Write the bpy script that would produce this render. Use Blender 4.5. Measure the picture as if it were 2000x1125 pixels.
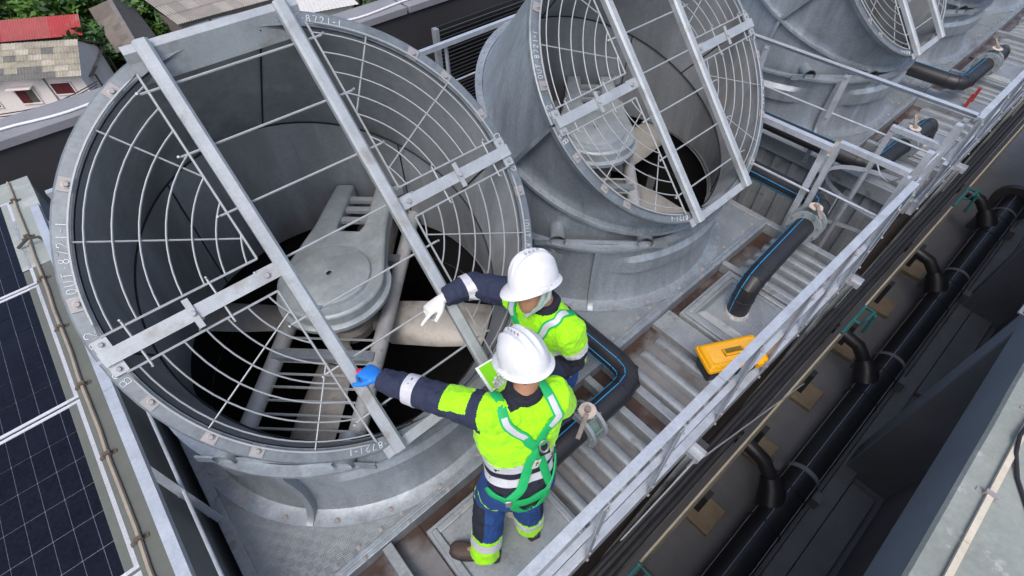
import bpy, bmesh, math, random
from mathutils import Vector, Matrix, noise
from mathutils.bvhtree import BVHTree
random.seed(7)
S = bpy.context.scene
for o in list(bpy.data.objects): bpy.data.objects.remove(o)
COL = S.collection
V = Vector; PI = math.pi; R = math.radians
def sin(a): return math.sin(a)
def cos(a): return math.cos(a)

# ------------------------------------------------------------------ camera
CAM_H = 3.5; F_PX = 995.26
PITCH, ROLL, YAW = R(49.507), R(-1.0797), R(49.511)
_F = V((cos(YAW), sin(YAW), 0)); _R = V((sin(YAW), -cos(YAW), 0)); _U = V((0, 0, 1))
_fw = cos(PITCH)*_F - sin(PITCH)*_U
_up = sin(PITCH)*_F + cos(PITCH)*_U
_r = cos(ROLL)*_R + sin(ROLL)*_up
_u = -sin(ROLL)*_R + cos(ROLL)*_up
cd = bpy.data.cameras.new('camera'); cam = bpy.data.objects.new('camera', cd); COL.objects.link(cam)
cd.sensor_width = 36; cd.lens = 36*F_PX/2000; cd.clip_start = .05; cd.clip_end = 2000
M = Matrix((_r, _u, -_fw)).transposed().to_4x4(); M.translation = (0, 0, CAM_H)
cam.matrix_world = M; S.camera = cam
def px(x, y, z):
    """photo pixel -> point at height z"""
    d = _fw*F_PX + _r*(x-1000) - _u*(y-562.5)
    return V((0, 0, CAM_H)) + d*((z-CAM_H)/d.z)
def pxx(x, y, X):
    d = _fw*F_PX + _r*(x-1000) - _u*(y-562.5)
    return V((0, 0, CAM_H)) + d*(X/d.x)
def pxy(x, y, Y):
    d = _fw*F_PX + _r*(x-1000) - _u*(y-562.5)
    return V((0, 0, CAM_H)) + d*(Y/d.y)

# ------------------------------------------------------------------ sky, sun, exposure
W = bpy.data.worlds.new('World'); S.world = W; W.use_nodes = True
SUN_EL, SUN_AZ = R(58), R(216)
nt = W.node_tree; nt.nodes.clear()
sky = nt.nodes.new('ShaderNodeTexSky'); sky.sky_type = 'NISHITA'; sky.sun_disc = False
sky.sun_elevation = SUN_EL; sky.sun_rotation = R(90)-SUN_AZ; sky.air_density = 1.0; sky.dust_density = 3.5; sky.ozone_density = 1.0
bg = nt.nodes.new('ShaderNodeBackground'); bg.inputs[1].default_value = .15
wo = nt.nodes.new('ShaderNodeOutputWorld'); nt.links.new(sky.outputs[0], bg.inputs[0]); nt.links.new(bg.outputs[0], wo.inputs[0])
sl = bpy.data.lights.new('sun', 'SUN'); sl.energy = 1.0; sl.angle = R(22); sl.color = (1, .97, .93)
sun = bpy.data.objects.new('sun', sl); COL.objects.link(sun)
sd = V((cos(SUN_EL)*cos(SUN_AZ), cos(SUN_EL)*sin(SUN_AZ), sin(SUN_EL)))
sun.rotation_euler = sd.to_track_quat('Z', 'Y').to_euler(); sun.location = sd*30
S.view_settings.view_transform = 'Standard'; S.view_settings.look = 'None'; S.view_settings.gamma = 1
S.view_settings.exposure = 0.5; S.view_settings.use_curve_mapping = False
S.render.engine = 'CYCLES'

# ------------------------------------------------------------------ materials
MATS = {}
def mat(name, col, rough=.6, metal=0., var=.15, vs=6., fine=.08, fs=60., bump=0., bs=40., stain=None, sa=.0, ss=2., streak=False, spangle=0., grime=0., dent=0., stain2=None, ygrad=None, coords='pos', sky_spec=.5):
    if name in MATS: return MATS[name]
    m = bpy.data.materials.new(name); m.use_nodes = True; n = m.node_tree; L = n.links
    b = n.nodes['Principled BSDF']; b.inputs['Roughness'].default_value = rough; b.inputs['Metallic'].default_value = metal
    b.inputs['Specular IOR Level'].default_value = sky_spec
    g = n.nodes.new('ShaderNodeNewGeometry') if coords == 'pos' else n.nodes.new('ShaderNodeTexCoord')
    P = g.outputs['Position'] if coords == 'pos' else g.outputs['Object']
    if streak:
        mp = n.nodes.new('ShaderNodeMapping'); mp.inputs['Scale'].default_value = (1, 1, .18); L.new(P, mp.inputs[0]); P1 = mp.outputs[0]
    else: P1 = P
    def nz(sc, det, src):
        t = n.nodes.new('ShaderNodeTexNoise'); t.inputs['Scale'].default_value = sc; t.inputs['Detail'].default_value = det; t.inputs['Roughness'].default_value = .6
        L.new(src, t.inputs['Vector']); return t.outputs['Fac']
    def math_(op, a, c):
        k = n.nodes.new('ShaderNodeMath'); k.operation = op
        for i, q in enumerate((a, c)):
            if isinstance(q, (int, float)): k.inputs[i].default_value = q
            else: L.new(q, k.inputs[i])
        return k.outputs[0]
    big = nz(vs, 5, P1); sm = nz(fs, 3, P)
    f = math_('ADD', math_('MULTIPLY', math_('SUBTRACT', big, .5), var*4), math_('MULTIPLY', math_('SUBTRACT', sm, .5), fine*4))
    f = math_('ADD', f, 1.)
    if spangle:
        vo = n.nodes.new('ShaderNodeTexVoronoi'); vo.inputs['Scale'].default_value = 60; L.new(P, vo.inputs['Vector']); sp = n.nodes.new('ShaderNodeSeparateColor'); L.new(vo.outputs['Color'], sp.inputs[0])
        f = math_('ADD', f, math_('MULTIPLY', math_('SUBTRACT', sp.outputs[0], .5), spangle*2))
    if grime:
        mg = n.nodes.new('ShaderNodeMapping'); mg.inputs['Scale'].default_value = (1, 1, .07); L.new(P, mg.inputs[0]); gz_ = nz(13, 4, mg.outputs[0])
        rg_ = n.nodes.new('ShaderNodeMapRange'); rg_.inputs[1].default_value = .5; rg_.inputs[2].default_value = .72; rg_.inputs[3].default_value = 1; rg_.inputs[4].default_value = 1-grime; L.new(gz_, rg_.inputs[0])
        f = math_('MULTIPLY', f, rg_.outputs[0])
        mh = n.nodes.new('ShaderNodeMapping'); mh.inputs['Scale'].default_value = (1, 1, .25); mh.inputs['Location'].default_value = (7, 3, 1); L.new(P, mh.inputs[0]); rh = n.nodes.new('ShaderNodeMapRange'); rh.inputs[1].default_value = .56; rh.inputs[2].default_value = .66; rh.inputs[3].default_value = 1; rh.inputs[4].default_value = 1+grime*1.1; L.new(nz(4.5, 7, mh.outputs[0]), rh.inputs[0])
        f = math_('MULTIPLY', f, rh.outputs[0])
    mx = n.nodes.new('ShaderNodeVectorMath'); mx.operation = 'SCALE'; mx.inputs[0].default_value = col[:3]; L.new(f, mx.inputs['Scale'])
    out = mx.outputs[0]
    if stain:
        t = nz(ss, 6, P1)
        rp = n.nodes.new('ShaderNodeValToRGB'); rp.color_ramp.elements[0].position = .62-sa*.3; rp.color_ramp.elements[1].position = .74-sa*.2
        L.new(t, rp.inputs[0])
        mi = n.nodes.new('ShaderNodeMixRGB'); L.new(rp.outputs[0], mi.inputs[0]); L.new(out, mi.inputs[1]); mi.inputs[2].default_value = (*stain, 1)
        out = mi.outputs[0]
    if stain2:
        t2 = nz(7, 6, P); r2 = n.nodes.new('ShaderNodeValToRGB'); r2.color_ramp.elements[0].position = .60; r2.color_ramp.elements[1].position = .66; L.new(t2, r2.inputs[0])
        m2 = n.nodes.new('ShaderNodeMixRGB'); L.new(r2.outputs[0], m2.inputs[0]); L.new(out, m2.inputs[1]); m2.inputs[2].default_value = (*stain2, 1); out = m2.outputs[0]
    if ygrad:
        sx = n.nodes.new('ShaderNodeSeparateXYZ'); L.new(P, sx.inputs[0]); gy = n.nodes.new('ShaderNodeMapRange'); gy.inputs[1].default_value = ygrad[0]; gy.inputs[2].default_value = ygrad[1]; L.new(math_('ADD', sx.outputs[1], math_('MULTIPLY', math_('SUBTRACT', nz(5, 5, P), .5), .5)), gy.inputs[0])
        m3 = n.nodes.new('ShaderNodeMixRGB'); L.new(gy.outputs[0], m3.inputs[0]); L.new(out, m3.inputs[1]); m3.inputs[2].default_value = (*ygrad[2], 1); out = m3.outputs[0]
    L.new(out, b.inputs['Base Color'])
    rr = math_('ADD', math_('MULTIPLY', math_('SUBTRACT', big, .5), .35), rough); L.new(rr, b.inputs['Roughness'])
    if bump:
        bp = n.nodes.new('ShaderNodeBump'); bp.inputs['Strength'].default_value = bump; bp.inputs['Distance'].default_value = .01
        L.new(nz(bs, 4, P), bp.inputs['Height']); L.new(bp.outputs[0], b.inputs['Normal'])
    if dent:
        bp = n.nodes.new('ShaderNodeBump'); bp.inputs['Strength'].default_value = dent; bp.inputs['Distance'].default_value = .05; L.new(nz(2.6, 2, P), bp.inputs['Height']); L.new(bp.outputs[0], b.inputs['Normal'])
    MATS[name] = m; return m
galv = mat('galvanised_steel', (.33, .37, .41), .46, .5, .16, 4, .07, 45, stain=(.25, .275, .295), sa=.25, ss=3, streak=True, spangle=.07, grime=.18, dent=.2)
galv_rail = mat('galvanised_rail', (.50, .535, .585), .42, .35, .12, 8, .07, 70, spangle=.05, stain=(.40, .42, .44), sa=.2, ss=5)
galv_beam = mat('galvanised_guard_steel', (.40, .43, .455), .5, .3, .14, 9, .08, 80, stain=(.30, .29, .28), sa=.2, ss=6)
galv_wire = mat('galvanised_wire', (.38, .40, .415), .55, .25, .1, 12, .05, 60)
galv_dull = mat('weathered_galvanised_sheet', (.31, .335, .355), .52, .35, .18, 5, .08, 50, spangle=.06, stain2=(.235, .24, .24), stain=(.36, .37, .38), sa=.2, ss=4)
liner = mat('duct_lining_steel', (.30, .32, .34), .55, .25, .2, 2.5, .08, 30, grime=.14, dent=.15, stain=(.19, .19, .19), sa=.3, ss=1.5, streak=True)  # inside shell of the hood duct, a little darker than the outside
dark = mat('shaft_darkness', (.006, .006, .007), .9, 0, .1)
seam = mat('dark_seam', (.015, .016, .018), .7)
steel_bolt = mat('bolt_zinc', (.33, .315, .315), .5, .2, .1)
cover_m = mat('belt_cover_steel', (.43, .475, .50), .5, .35, .14, 6, .07, 40, stain=(.52, .57, .59), sa=.3, ss=5, grime=.1)
blade_m = mat('fan_blade_aluminium', (.39, .37, .345), .5, .2, .2, 5, .1, 40, stain=(.24, .22, .2), sa=.3, ss=5)
pipe_gal = mat('support_pipe_steel', (.47, .475, .48), .6, .2, .16, 8, .1, 60)
hdpe = mat('black_hdpe', (.022, .022, .025), .42, 0, .2, 6)
hdpe_blue = mat('blue_pipe_stripe', (.02, .26, .55), .5)
hdpe_grey = mat('white_pipe_stripe', (.35, .37, .4), .5)
flange_grey = mat('grey_iron_flange', (.30, .33, .35), .55, .2, .12, 20)
valve_green = mat('green_valve_iron', (.13, .20, .18), .6, .1, .2, 20)
rusty = mat('rusted_iron', (.30, .24, .20), .8, 0, .3, 25)
dial = mat('pale_worn_metal', (.62, .53, .47), .6, .1, .15, 20)
redsteel = mat('red_painted_steel', (.33, .03, .025), .6, 0, .2, 12)
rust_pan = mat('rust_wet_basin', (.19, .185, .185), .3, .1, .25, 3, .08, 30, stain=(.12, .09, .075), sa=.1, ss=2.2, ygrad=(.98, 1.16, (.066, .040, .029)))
rust_dark = mat('rusty_trough', (.055, .034, .027), .35, 0, .4, 4, stain=(.16, .14, .13), sa=.4, ss=3)
conc = mat('grey_concrete', (.22, .225, .225), .85, 0, .18, 1.8, .06, 25, bump=.15, bs=30, stain=(.15, .15, .15), sa=.3, ss=1)
conc_dark = mat('dark_concrete', (.19, .19, .195), .9, 0, .2, 1.5, .06, 25, bump=.15, bs=30)
conc_face = mat('blue_grey_wall_face', (.225, .255, .285), .8, 0, .12, 1.2, .05, 12, streak=True)
parapet_m = mat('pale_green_grey_concrete', (.30, .33, .31), .85, 0, .15, 3, .06, 40, bump=.2, bs=25, stain=(.46, .46, .45), sa=.15, ss=3)
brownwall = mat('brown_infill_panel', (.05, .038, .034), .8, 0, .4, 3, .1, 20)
tan = mat('tan_pad', (.30, .235, .155), .8, 0, .2, 8, .05, 40)
teal = mat('teal_pipe', (.03, .16, .17), .5)
hivis = mat('fluorescent_yellow_fabric', (.36, .86, .0), .8, 0, .06, 10, .03, 200, bump=.5, bs=22)
hivis.node_tree.nodes['Principled BSDF'].inputs['Sheen Weight'].default_value = .15
navy = mat('navy_fabric', (.022, .028, .065), .85, 0, .2, 14, .08, 250, bump=.3, bs=60)
navy_blk = mat('black_navy_fabric', (.012, .014, .026), .85, 0, .2, 14, .08, 250, bump=.3, bs=60)
blue_tr = mat('blue_work_trousers', (.013, .055, .20), .85, 0, .2, 10, .08, 250, bump=.3, bs=50)
reflect = mat('silver_reflective_tape', (.60, .60, .65), .45, .1, .06, 20)
green_strap = mat('green_webbing', (.01, .42, .12), .7, 0, .08, 30, .05, 200)
skin = mat('skin', (.42, .215, .135), .5, 0, .1, 20, .04, 120)
hair = mat('black_hair', (.012, .010, .010), .6)
white_pl = mat('white_helmet_plastic', (.73, .74, .77), .30, 0, .05, 12, .02, 60)
white_glove = mat('white_knit_glove', (.78, .77, .76), .85, 0, .05, 30, .05, 250, bump=.3, bs=300)
blue_glove = mat('blue_nitrile_glove', (.02, .21, .72), .45, 0, .08, 20, .03, 100)
brown_lthr = mat('brown_boot_leather', (.075, .05, .04), .55, 0, .25, 25, .1, 90, bump=.2, bs=70)
blk_rub = mat('black_rubber', (.02, .02, .02), .7)
yellow_pl = mat('yellow_toolbox_plastic', (.88, .42, .005), .38, 0, .04, 8)
black_pl = mat('black_toolbox_plastic', (.014, .015, .016), .45, 0, .2, 20)
red_pl = mat('red_handle_plastic', (.6, .01, .05), .35)
white_pl2 = mat('white_tablet_shell', (.85, .86, .86), .3, 0, .0)
steel_dk = mat('dark_tool_steel', (.05, .05, .06), .35, .6)
pale_conduit = mat('cream_conduit', (.58, .52, .42), .6, 0, .1, 12)
white_cable = mat('white_conduit', (.75, .76, .78), .5, 0, .05)
cell_m = mat('solar_cell_glass', (.006, .007, .014), .30, .0, .4, 2.5, .5, 45, sky_spec=.18)
panel_frame = mat('white_panel_frame', (.72, .72, .76), .35, .2, .04)
grid_line = mat('silver_busbar', (.33, .34, .40), .4, .3)
house_w = mat('pale_rendered_wall', (.78, .71, .69), .85, 0, .08, .6, .05, 8, streak=True)
maroon = mat('maroon_shutter', (.10, .012, .016), .7)
roof_b = mat('beige_roof_sheet', (.36, .33, .26), .85, 0, .2, 1.5, .1, 6, stain=(.26, .23, .18), sa=.3, ss=1.0)
roof_g = mat('grey_roof_sheet', (.17, .165, .155), .85, 0, .2, 1.5, .1, 6)
roof_r = mat('red_roof_sheet', (.38, .045, .05), .75, 0, .15, 1.0, .08, 5, stain=(.36, .14, .13), sa=.2, ss=.8)
roof_br = mat('brown_roof_sheet', (.235, .205, .18), .85, 0, .2, 1.2, .1, 8)
soil = mat('garden_soil_and_undergrowth', (.035, .045, .02), .95, 0, .4, .25, .2, 3, stain=(.07, .05, .035), sa=.3, ss=.12)
bark = mat('bark', (.09, .07, .05), .9)
leafA = mat('leaf_green_mid', (.055, .13, .025), .6, 0, .3, .6)
leafB = mat('leaf_green_dark', (.028, .075, .018), .6, 0, .3, .6)
leafC = mat('leaf_green_light', (.10, .21, .03), .6, 0, .3, .6)
def diamond(m, sc=46, strength=.28):
    """raised tread plate relief (basket weave of short ridges)"""
    n = m.node_tree; L = n.links; b = n.nodes['Principled BSDF']
    g = n.nodes.new('ShaderNodeNewGeometry'); mp = n.nodes.new('ShaderNodeMapping'); mp.inputs['Rotation'].default_value = (0, 0, R(8)); L.new(g.outputs['Position'], mp.inputs[0])
    ck = n.nodes.new('ShaderNodeTexChecker'); ck.inputs['Scale'].default_value = sc/2; L.new(mp.outputs[0], ck.inputs[0])
    w1 = n.nodes.new('ShaderNodeTexWave'); w1.bands_direction = 'X'; w1.inputs['Scale'].default_value = sc*.55; L.new(mp.outputs[0], w1.inputs[0])
    w2 = n.nodes.new('ShaderNodeTexWave'); w2.bands_direction = 'Y'; w2.inputs['Scale'].default_value = sc*.55; L.new(mp.outputs[0], w2.inputs[0])
    mi = n.nodes.new('ShaderNodeMixRGB'); L.new(ck.outputs['Fac'], mi.inputs[0]); L.new(w1.outputs['Fac'], mi.inputs[1]); L.new(w2.outputs['Fac'], mi.inputs[2])
    bp = n.nodes.new('ShaderNodeBump'); bp.inputs['Strength'].default_value = strength; bp.inputs['Distance'].default_value = .006
    L.new(mi.outputs[0], bp.inputs['Height']); L.new(bp.outputs[0], b.inputs['Normal'])
tread = mat('tread_plate', (.265, .295, .315), .5, .4, .2, 3.5, .1, 60, stain=(.35, .36, .365), sa=.25, ss=4); diamond(tread)

# ------------------------------------------------------------------ mesh helpers
WL = {}
def frame(d, up=(0, 0, 1)):
    d = V(d).normalized(); up = V(up)
    if abs(d.dot(up)) > .98: up = V((0, 1, 0)) if abs(d.y) < .9 else V((1, 0, 0))
    s = d.cross(up).normalized(); u = s.cross(d).normalized(); return d, s, u
class MB:
    def __init__(s): s.v = []; s.f = []; s.m = []
    def add(s, vs, fs, mi=0):
        o = len(s.v); s.v += [V(q) for q in vs]
        for f in fs: s.f.append([i+o for i in f]); s.m.append(mi)
        return s
    def box(s, c, size, rot=None, mi=0):
        c = V(c); h = V(size)*.5; vs = []
        for z in (-1, 1):
            for y in (-1, 1):
                for x in (-1, 1):
                    q = V((x*h.x, y*h.y, z*h.z)); vs.append(c+(rot@q if rot else q))
        return s.add(vs, [(0, 2, 3, 1), (4, 5, 7, 6), (0, 1, 5, 4), (2, 6, 7, 3), (0, 4, 6, 2), (1, 3, 7, 5)], mi)
    def b2(s, a, b, mi=0):
        a = V(a); b = V(b); return s.box((a+b)/2, [abs(q) for q in (b-a)], mi=mi)
    def prof(s, p0, p1, pts, up=(0, 0, 1), mi=0, caps=True):
        """extrude a 2D profile (side, up) from p0 to p1"""
        p0 = V(p0); p1 = V(p1); d, sd, u = frame(p1-p0, up); n = len(pts); vs = []
        for p in (p0, p1): vs += [p+sd*a+u*b for a, b in pts]
        fs = [(i, (i+1) % n, n+(i+1) % n, n+i) for i in range(n)]
        if caps: fs += [tuple(range(n-1, -1, -1)), tuple(range(n, 2*n))]
        return s.add(vs, fs, mi)
    def beam(s, p0, p1, w, h, up=(0, 0, 1), mi=0):
        w *= .5; h *= .5; return s.prof(p0, p1, [(-w, -h), (w, -h), (w, h), (-w, h)], up, mi)
    def angle(s, p0, p1, w, h, t=.006, up=(0, 0, 1), flip=1, mi=0):
        f = flip; P = [(0, 0), (w*f, 0), (w*f, -t), (t*f, -t), (t*f, -h), (0, -h)]
        return s.prof(p0, p1, P if f > 0 else P[::-1], up, mi)
    def tube(s, path, r, n=10, mi=0, caps=True, closed=False, flat=1.0, up=(0, 0, 1)):
        path = [V(p) for p in path]; k = len(path); rs = r if isinstance(r, (list, tuple)) else [r]*k
        o = len(s.v); pu = V(up)
        for i, p in enumerate(path):
            if closed: d = path[(i+1) % k]-path[i-1]
            else: d = path[min(i+1, k-1)]-path[max(i-1, 0)]
            d, sd, u = frame(d, pu); pu = u
            for j in range(n):
                a = 2*PI*j/n; s.v.append(p+sd*cos(a)*rs[i]*flat+u*sin(a)*rs[i])
        for i in range(k if closed else k-1):
            for j in range(n):
                a = o+i*n+j; b = o+i*n+(j+1) % n; c = o+((i+1) % k)*n+(j+1) % n; e = o+((i+1) % k)*n+j
                s.f.append([a, b, c, e]); s.m.append(mi)
        if caps and not closed:
            s.f.append([o+j for j in range(n-1, -1, -1)]); s.m.append(mi)
            s.f.append([o+(k-1)*n+j for j in range(n)]); s.m.append(mi)
        return s
    def lathe(s, pr, n=48, a0=0, a1=2*PI, c=(0, 0, 0), mi=0, rot=None, closed_prof=False):
        c = V(c); full = abs(a1-a0-2*PI) < 1e-6; k = n if full else n+1; m = len(pr); o = len(s.v)
        for i in range(k):
            a = a0+(a1-a0)*i/n
            for r, z in pr:
                q = V((r*cos(a), r*sin(a), z)); s.v.append(c+(rot@q if rot else q))
        for i in range(n):
            for j in range(m if closed_prof else m-1):
                j2 = (j+1) % m; i2 = (i+1) % k
                s.f.append([o+i*m+j, o+i2*m+j, o+i2*m+j2, o+i*m+j2]); s.m.append(mi)
        if closed_prof and not full:
            s.f.append([o+j for j in range(m)]); s.f.append([o+(k-1)*m+j for j in range(m-1, -1, -1)]); s.m += [mi, mi]
        return s
    def loft(s, rings, mi=0, caps=True, closed=True, mf=None):
        n = len(rings[0]); o = len(s.v)
        for r_ in rings: s.v += [V(q) for q in r_]
        for i in range(len(rings)-1):
            for j in range(n if closed else n-1):
                a = o+i*n+j; b = o+i*n+(j+1) % n
                s.f.append([a, b, b+n, a+n]); s.m.append(mf(i, j) if mf else mi)
        if caps and closed:
            s.f.append([o+j for j in range(n-1, -1, -1)]); s.f.append([o+(len(rings)-1)*n+j for j in range(n)]); s.m += [mi, mi]
        return s
    def ball(s, c, r, n=12, m=8, mi=0, rot=None):
        c = V(c); r = V(r) if not isinstance(r, (int, float)) else V((r, r, r)); rings = []
        for i in range(m+1):
            t = PI*i/m; t = min(max(t, .02), PI-.02); ring = []
            for j in range(n):
                a = 2*PI*j/n; q = V((r.x*sin(t)*cos(a), r.y*sin(t)*sin(a), -r.z*cos(t))); ring.append(c+(rot@q if rot else q))
            rings.append(ring)
        return s.loft(rings, mi)
    def hexb(s, c, r, h, nrm=(0, 0, 1), mi=0):
        d, sd, u = frame(nrm); c = V(c)
        rings = [[c+d*z+(sd*cos(PI/3*j)+u*sin(PI/3*j))*q for j in range(6)] for z, q in ((0, r), (h*.8, r), (h, r*.8))]
        return s.loft(rings, mi)
    def mesh(s, name, mats, off=V((0, 0, 0)), sharp=35):
        me = bpy.data.meshes.new(name); me.from_pydata([tuple(q-off) for q in s.v], [], s.f)
        for m_ in (mats if isinstance(mats, (list, tuple)) else [mats]): me.materials.append(m_)
        me.polygons.foreach_set('material_index', s.m); me.polygons.foreach_set('use_smooth', [True]*len(s.f))
        bm = bmesh.new(); bm.from_mesh(me); bmesh.ops.recalc_face_normals(bm, faces=bm.faces); bm.to_mesh(me); bm.free()
        me.set_sharp_from_angle(angle=R(sharp)); return me
    def build(s, name, mats, parent=None, sharp=35, bevel=0):
        off = WL.get(parent, V((0, 0, 0))); me = s.mesh(name, mats, off, sharp)
        o = bpy.data.objects.new(name, me); COL.objects.link(o); o.parent = parent; WL[o] = off.copy()
        if bevel:
            b = o.modifiers.new('bevel', 'BEVEL'); b.width = bevel; b.segments = 2; b.limit_method = 'ANGLE'; b.angle_limit = R(40)
        return o
def inst(me, name, loc, parent=None, rot=None):
    o = bpy.data.objects.new(name, me); COL.objects.link(o); o.parent = parent; l = V(loc); o.location = l-WL.get(parent, V((0, 0, 0)))
    if rot is not None: o.rotation_euler = rot.to_euler() if isinstance(rot, Matrix) else rot
    WL[o] = l; return o
def tag(o, label, cat, group=None, kind=None):
    o['label'] = label; o['category'] = cat
    if group: o['group'] = group
    if kind: o['kind'] = kind
    return o
def struct(o, kind='structure'): o['kind'] = kind; return o
def thing(name, loc, label, cat, group=None):
    o = bpy.data.objects.new(name, None); COL.objects.link(o); o.location = loc; o.empty_display_size = .1; WL[o] = V(loc); return tag(o, label, cat, group)
def copy_tree(o, parent=None):
    c = o.copy(); COL.objects.link(c); c.parent = parent
    for ch in list(o.children): copy_tree(ch, c)
    return c
def textmesh(body, size, name='stamped_marking', ext=.001):
    cu = bpy.data.curves.new(name, 'FONT'); cu.body = body; cu.size = size; cu.align_x = 'CENTER'; cu.align_y = 'CENTER'; cu.extrude = ext; cu.resolution_u = 2
    t = bpy.data.objects.new(name, cu); COL.objects.link(t); dg = bpy.context.evaluated_depsgraph_get()
    me = bpy.data.meshes.new_from_object(t.evaluated_get(dg)); bpy.data.objects.remove(t); return me
# ------------------------------------------------------------------ the building around the towers
ROOF_Z = -3.0; GROUND_Z = -14.0
struct(MB().b2((-2500, -2500, GROUND_Z-.5), (2500, 2500, GROUND_Z)).build('ground', soil))
struct(MB().b2((-14, -9, ROOF_Z-.4), (40, 7.3, ROOF_Z)).build('roof_floor', conc_dark))
bw = thing('office_building', (13, 0, GROUND_Z), 'grey building block whose roof carries the cooling towers', 'building')
MB().b2((-13.9, -8.9, GROUND_Z), (39.9, 7.2, ROOF_Z-.4)).build('wall', conc, bw)

# back parapet (along X) with the white cable on it
BPY = 6.86
pb = thing('parapet_wall', (5, BPY, ROOF_Z), 'dark roof-edge wall with grey coping behind the cooling towers', 'wall')
MB().b2((-14, BPY, ROOF_Z), (40, BPY+.42, .5)).build('wall_body', mat('wall_painted_shade', (.035, .035, .04), .9, 0, .2, 1), pb)  # near-black base colour carries the shade of the deep gap
x = -14.0
while x < 30:
    MB().b2((x, BPY-.03, .504), (x+2.96, BPY+.47, .6)).build('coping', mat('coping_concrete', (.24, .24, .26), .85, 0, .15, 2, .06, 25), pb, bevel=.008); x += 3.0
c = MB(); pts = []
for i in range(60):
    t = i/59; X = -3.2+9.5*t; pts.append((X, BPY+.12+.05*noise.noise(V((X*1.7, 3, 0)))+.03*sin(X*5), .618))
c.tube(pts, .014, 6); wc = c.build('white_conduit', white_cable); tag(wc, 'thin white conduit lying along the back parapet coping', 'conduit')
pier = thing('concrete_pier', (8.2, BPY-.3, ROOF_Z), 'grey concrete pier standing against the dark back parapet', 'pier')
MB().b2((6.35, BPY-.25, ROOF_Z), (7.2, BPY-.005, .95)).build('shaft', conc, pier); MB().b2((6.3, BPY-.3, .955), (7.25, BPY-.01, 1.02)).build('cap', conc, pier)

# left parapet with conduit
pl = thing('parapet_wall', (-1.0, 1, ROOF_Z), 'grey-green concrete parapet between solar panels and first cooling tower', 'wall')
MB().b2((-1.10, -4, ROOF_Z), (-.885, 5.95, .545)).build('wall_body', conc, pl, bevel=.01)
MB().b2((-1.13, -4, .549), (-.872, 4.55, .60)).build('coping', mat('grey_olive_coping', (.125, .135, .12), .85, 0, .14, 3, .06, 40, bump=.2, bs=20), pl, bevel=.006)
b = MB(); rings = []
for i, y in enumerate((4.56, 4.9, 5.3, 5.7, 5.97)):
    rings.append([(-1.13, y, .549), (-.87+.01*sin(i*9), y, .549), (-.872+.012*sin(i*7), y, .60), (-1.13, y, .60)])
b.loft(rings).build('coping_end_block', parapet_m, pl)
MB().tube([(-1.02+.004*sin(i*2.1), 5.95-i*.25, .610) for i in range(40)], .012, 6).build('conduit', mat('dull_conduit', (.33, .28, .22), .7, 0, .15, 12), pl)
cl = MB().b2((-.045, -.012, 0), (.045, .012, .006)).b2((-.02, -.012, .006), (.02, .012, .032)).mesh('conduit_clamp', mat('dark_clamp', (.10, .08, .06), .8))
for i in range(14): inst(cl, 'conduit_clamp', (-1.02, 5.6-i*.62, .60), pl)
cs = MB().tube([(-1.10, 4.86, .62), (-1.0, 4.84, .68), (-.93, 4.80, .68), (-.87, 4.72, .60), (-.86, 4.68, .45)], .012, 6).build('cable_elbow', mat('dark_cable', (.04, .04, .035), .6), pl)

# solar panels on the left
PX0 = -1.062; PW = 1.302
def solar(y0, label):
    t = thing('photovoltaic_module', (PX0-1.2, y0, .56), label, 'solar panel', 'solar panels on the roof beside the parapet')
    L = 2.38; w = PW-.018
    MB().b2((PX0-L, y0, .565), (PX0, y0+w, .592)).build('backing_glass', mat('panel_back', (.012, .012, .02), .3), t)
    fr = MB(); e = .022
    for a, b in (((PX0-L, y0, .56), (PX0, y0+e, .60)), ((PX0-L, y0+w-e, .56), (PX0, y0+w, .60)), ((PX0-e, y0+e, .56), (PX0, y0+w-e, .60)), ((PX0-L, y0+e, .56), (PX0-L+e, y0+w-e, .60))): fr.b2(a, b)
    fr.build('frame', panel_frame, t)
    cw = (w-2*e)/6; ch = (L-2*e)/24; me = MB().b2((-ch/2+.0022, -cw/2+.0022, 0), (ch/2-.0022, cw/2-.0022, .003)).mesh('solar_cell', cell_m)
    MB().b2((PX0-L+e, y0+e, .5925), (PX0-e, y0+w-e, .5935)).build('busbar_sheet', grid_line, t)
    rest = MB()
    for i in range(24):
        for j in range(6):
            c_ = (PX0-e-ch*(i+.5), y0+e+cw*(j+.5), .594)
            if i < 8: inst(me, 'solar_cell', c_, t)
            else: rest.b2((c_[0]-ch/2+.002, c_[1]-cw/2+.002, c_[2]), (c_[0]+ch/2-.002, c_[1]+cw/2-.002, c_[2]+.003))
    o = rest.build('solar_cell', cell_m, t); o['kind'] = 'stuff'
Y1 = 1.745
for k, l in ((-1, 'dark solar panel next to the dusty sheen one, away from the concrete end block'), (0, 'dusty dark solar panel with a bluish sheen along the parapet'), (1, 'dark solar panel between the dusty sheen one and the row end one'), (2, 'dark solar panel at row end next to the concrete end block')):
    solar(Y1+k*PW, l)
sr = MB()
for yy in (.3, 2.0, 3.4, 5.2):
    sr.b2((-3.4, yy, ROOF_Z), (-3.36, yy+.04, .55)); sr.b2((-1.3, yy, ROOF_Z), (-1.26, yy+.04, .55)); sr.b2((-3.46, yy, .5), (-1.2, yy+.04, .556))
tag(sr.build('solar_rack', galv_beam), 'galvanised rack carrying the row of solar panels', 'rack')

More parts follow.
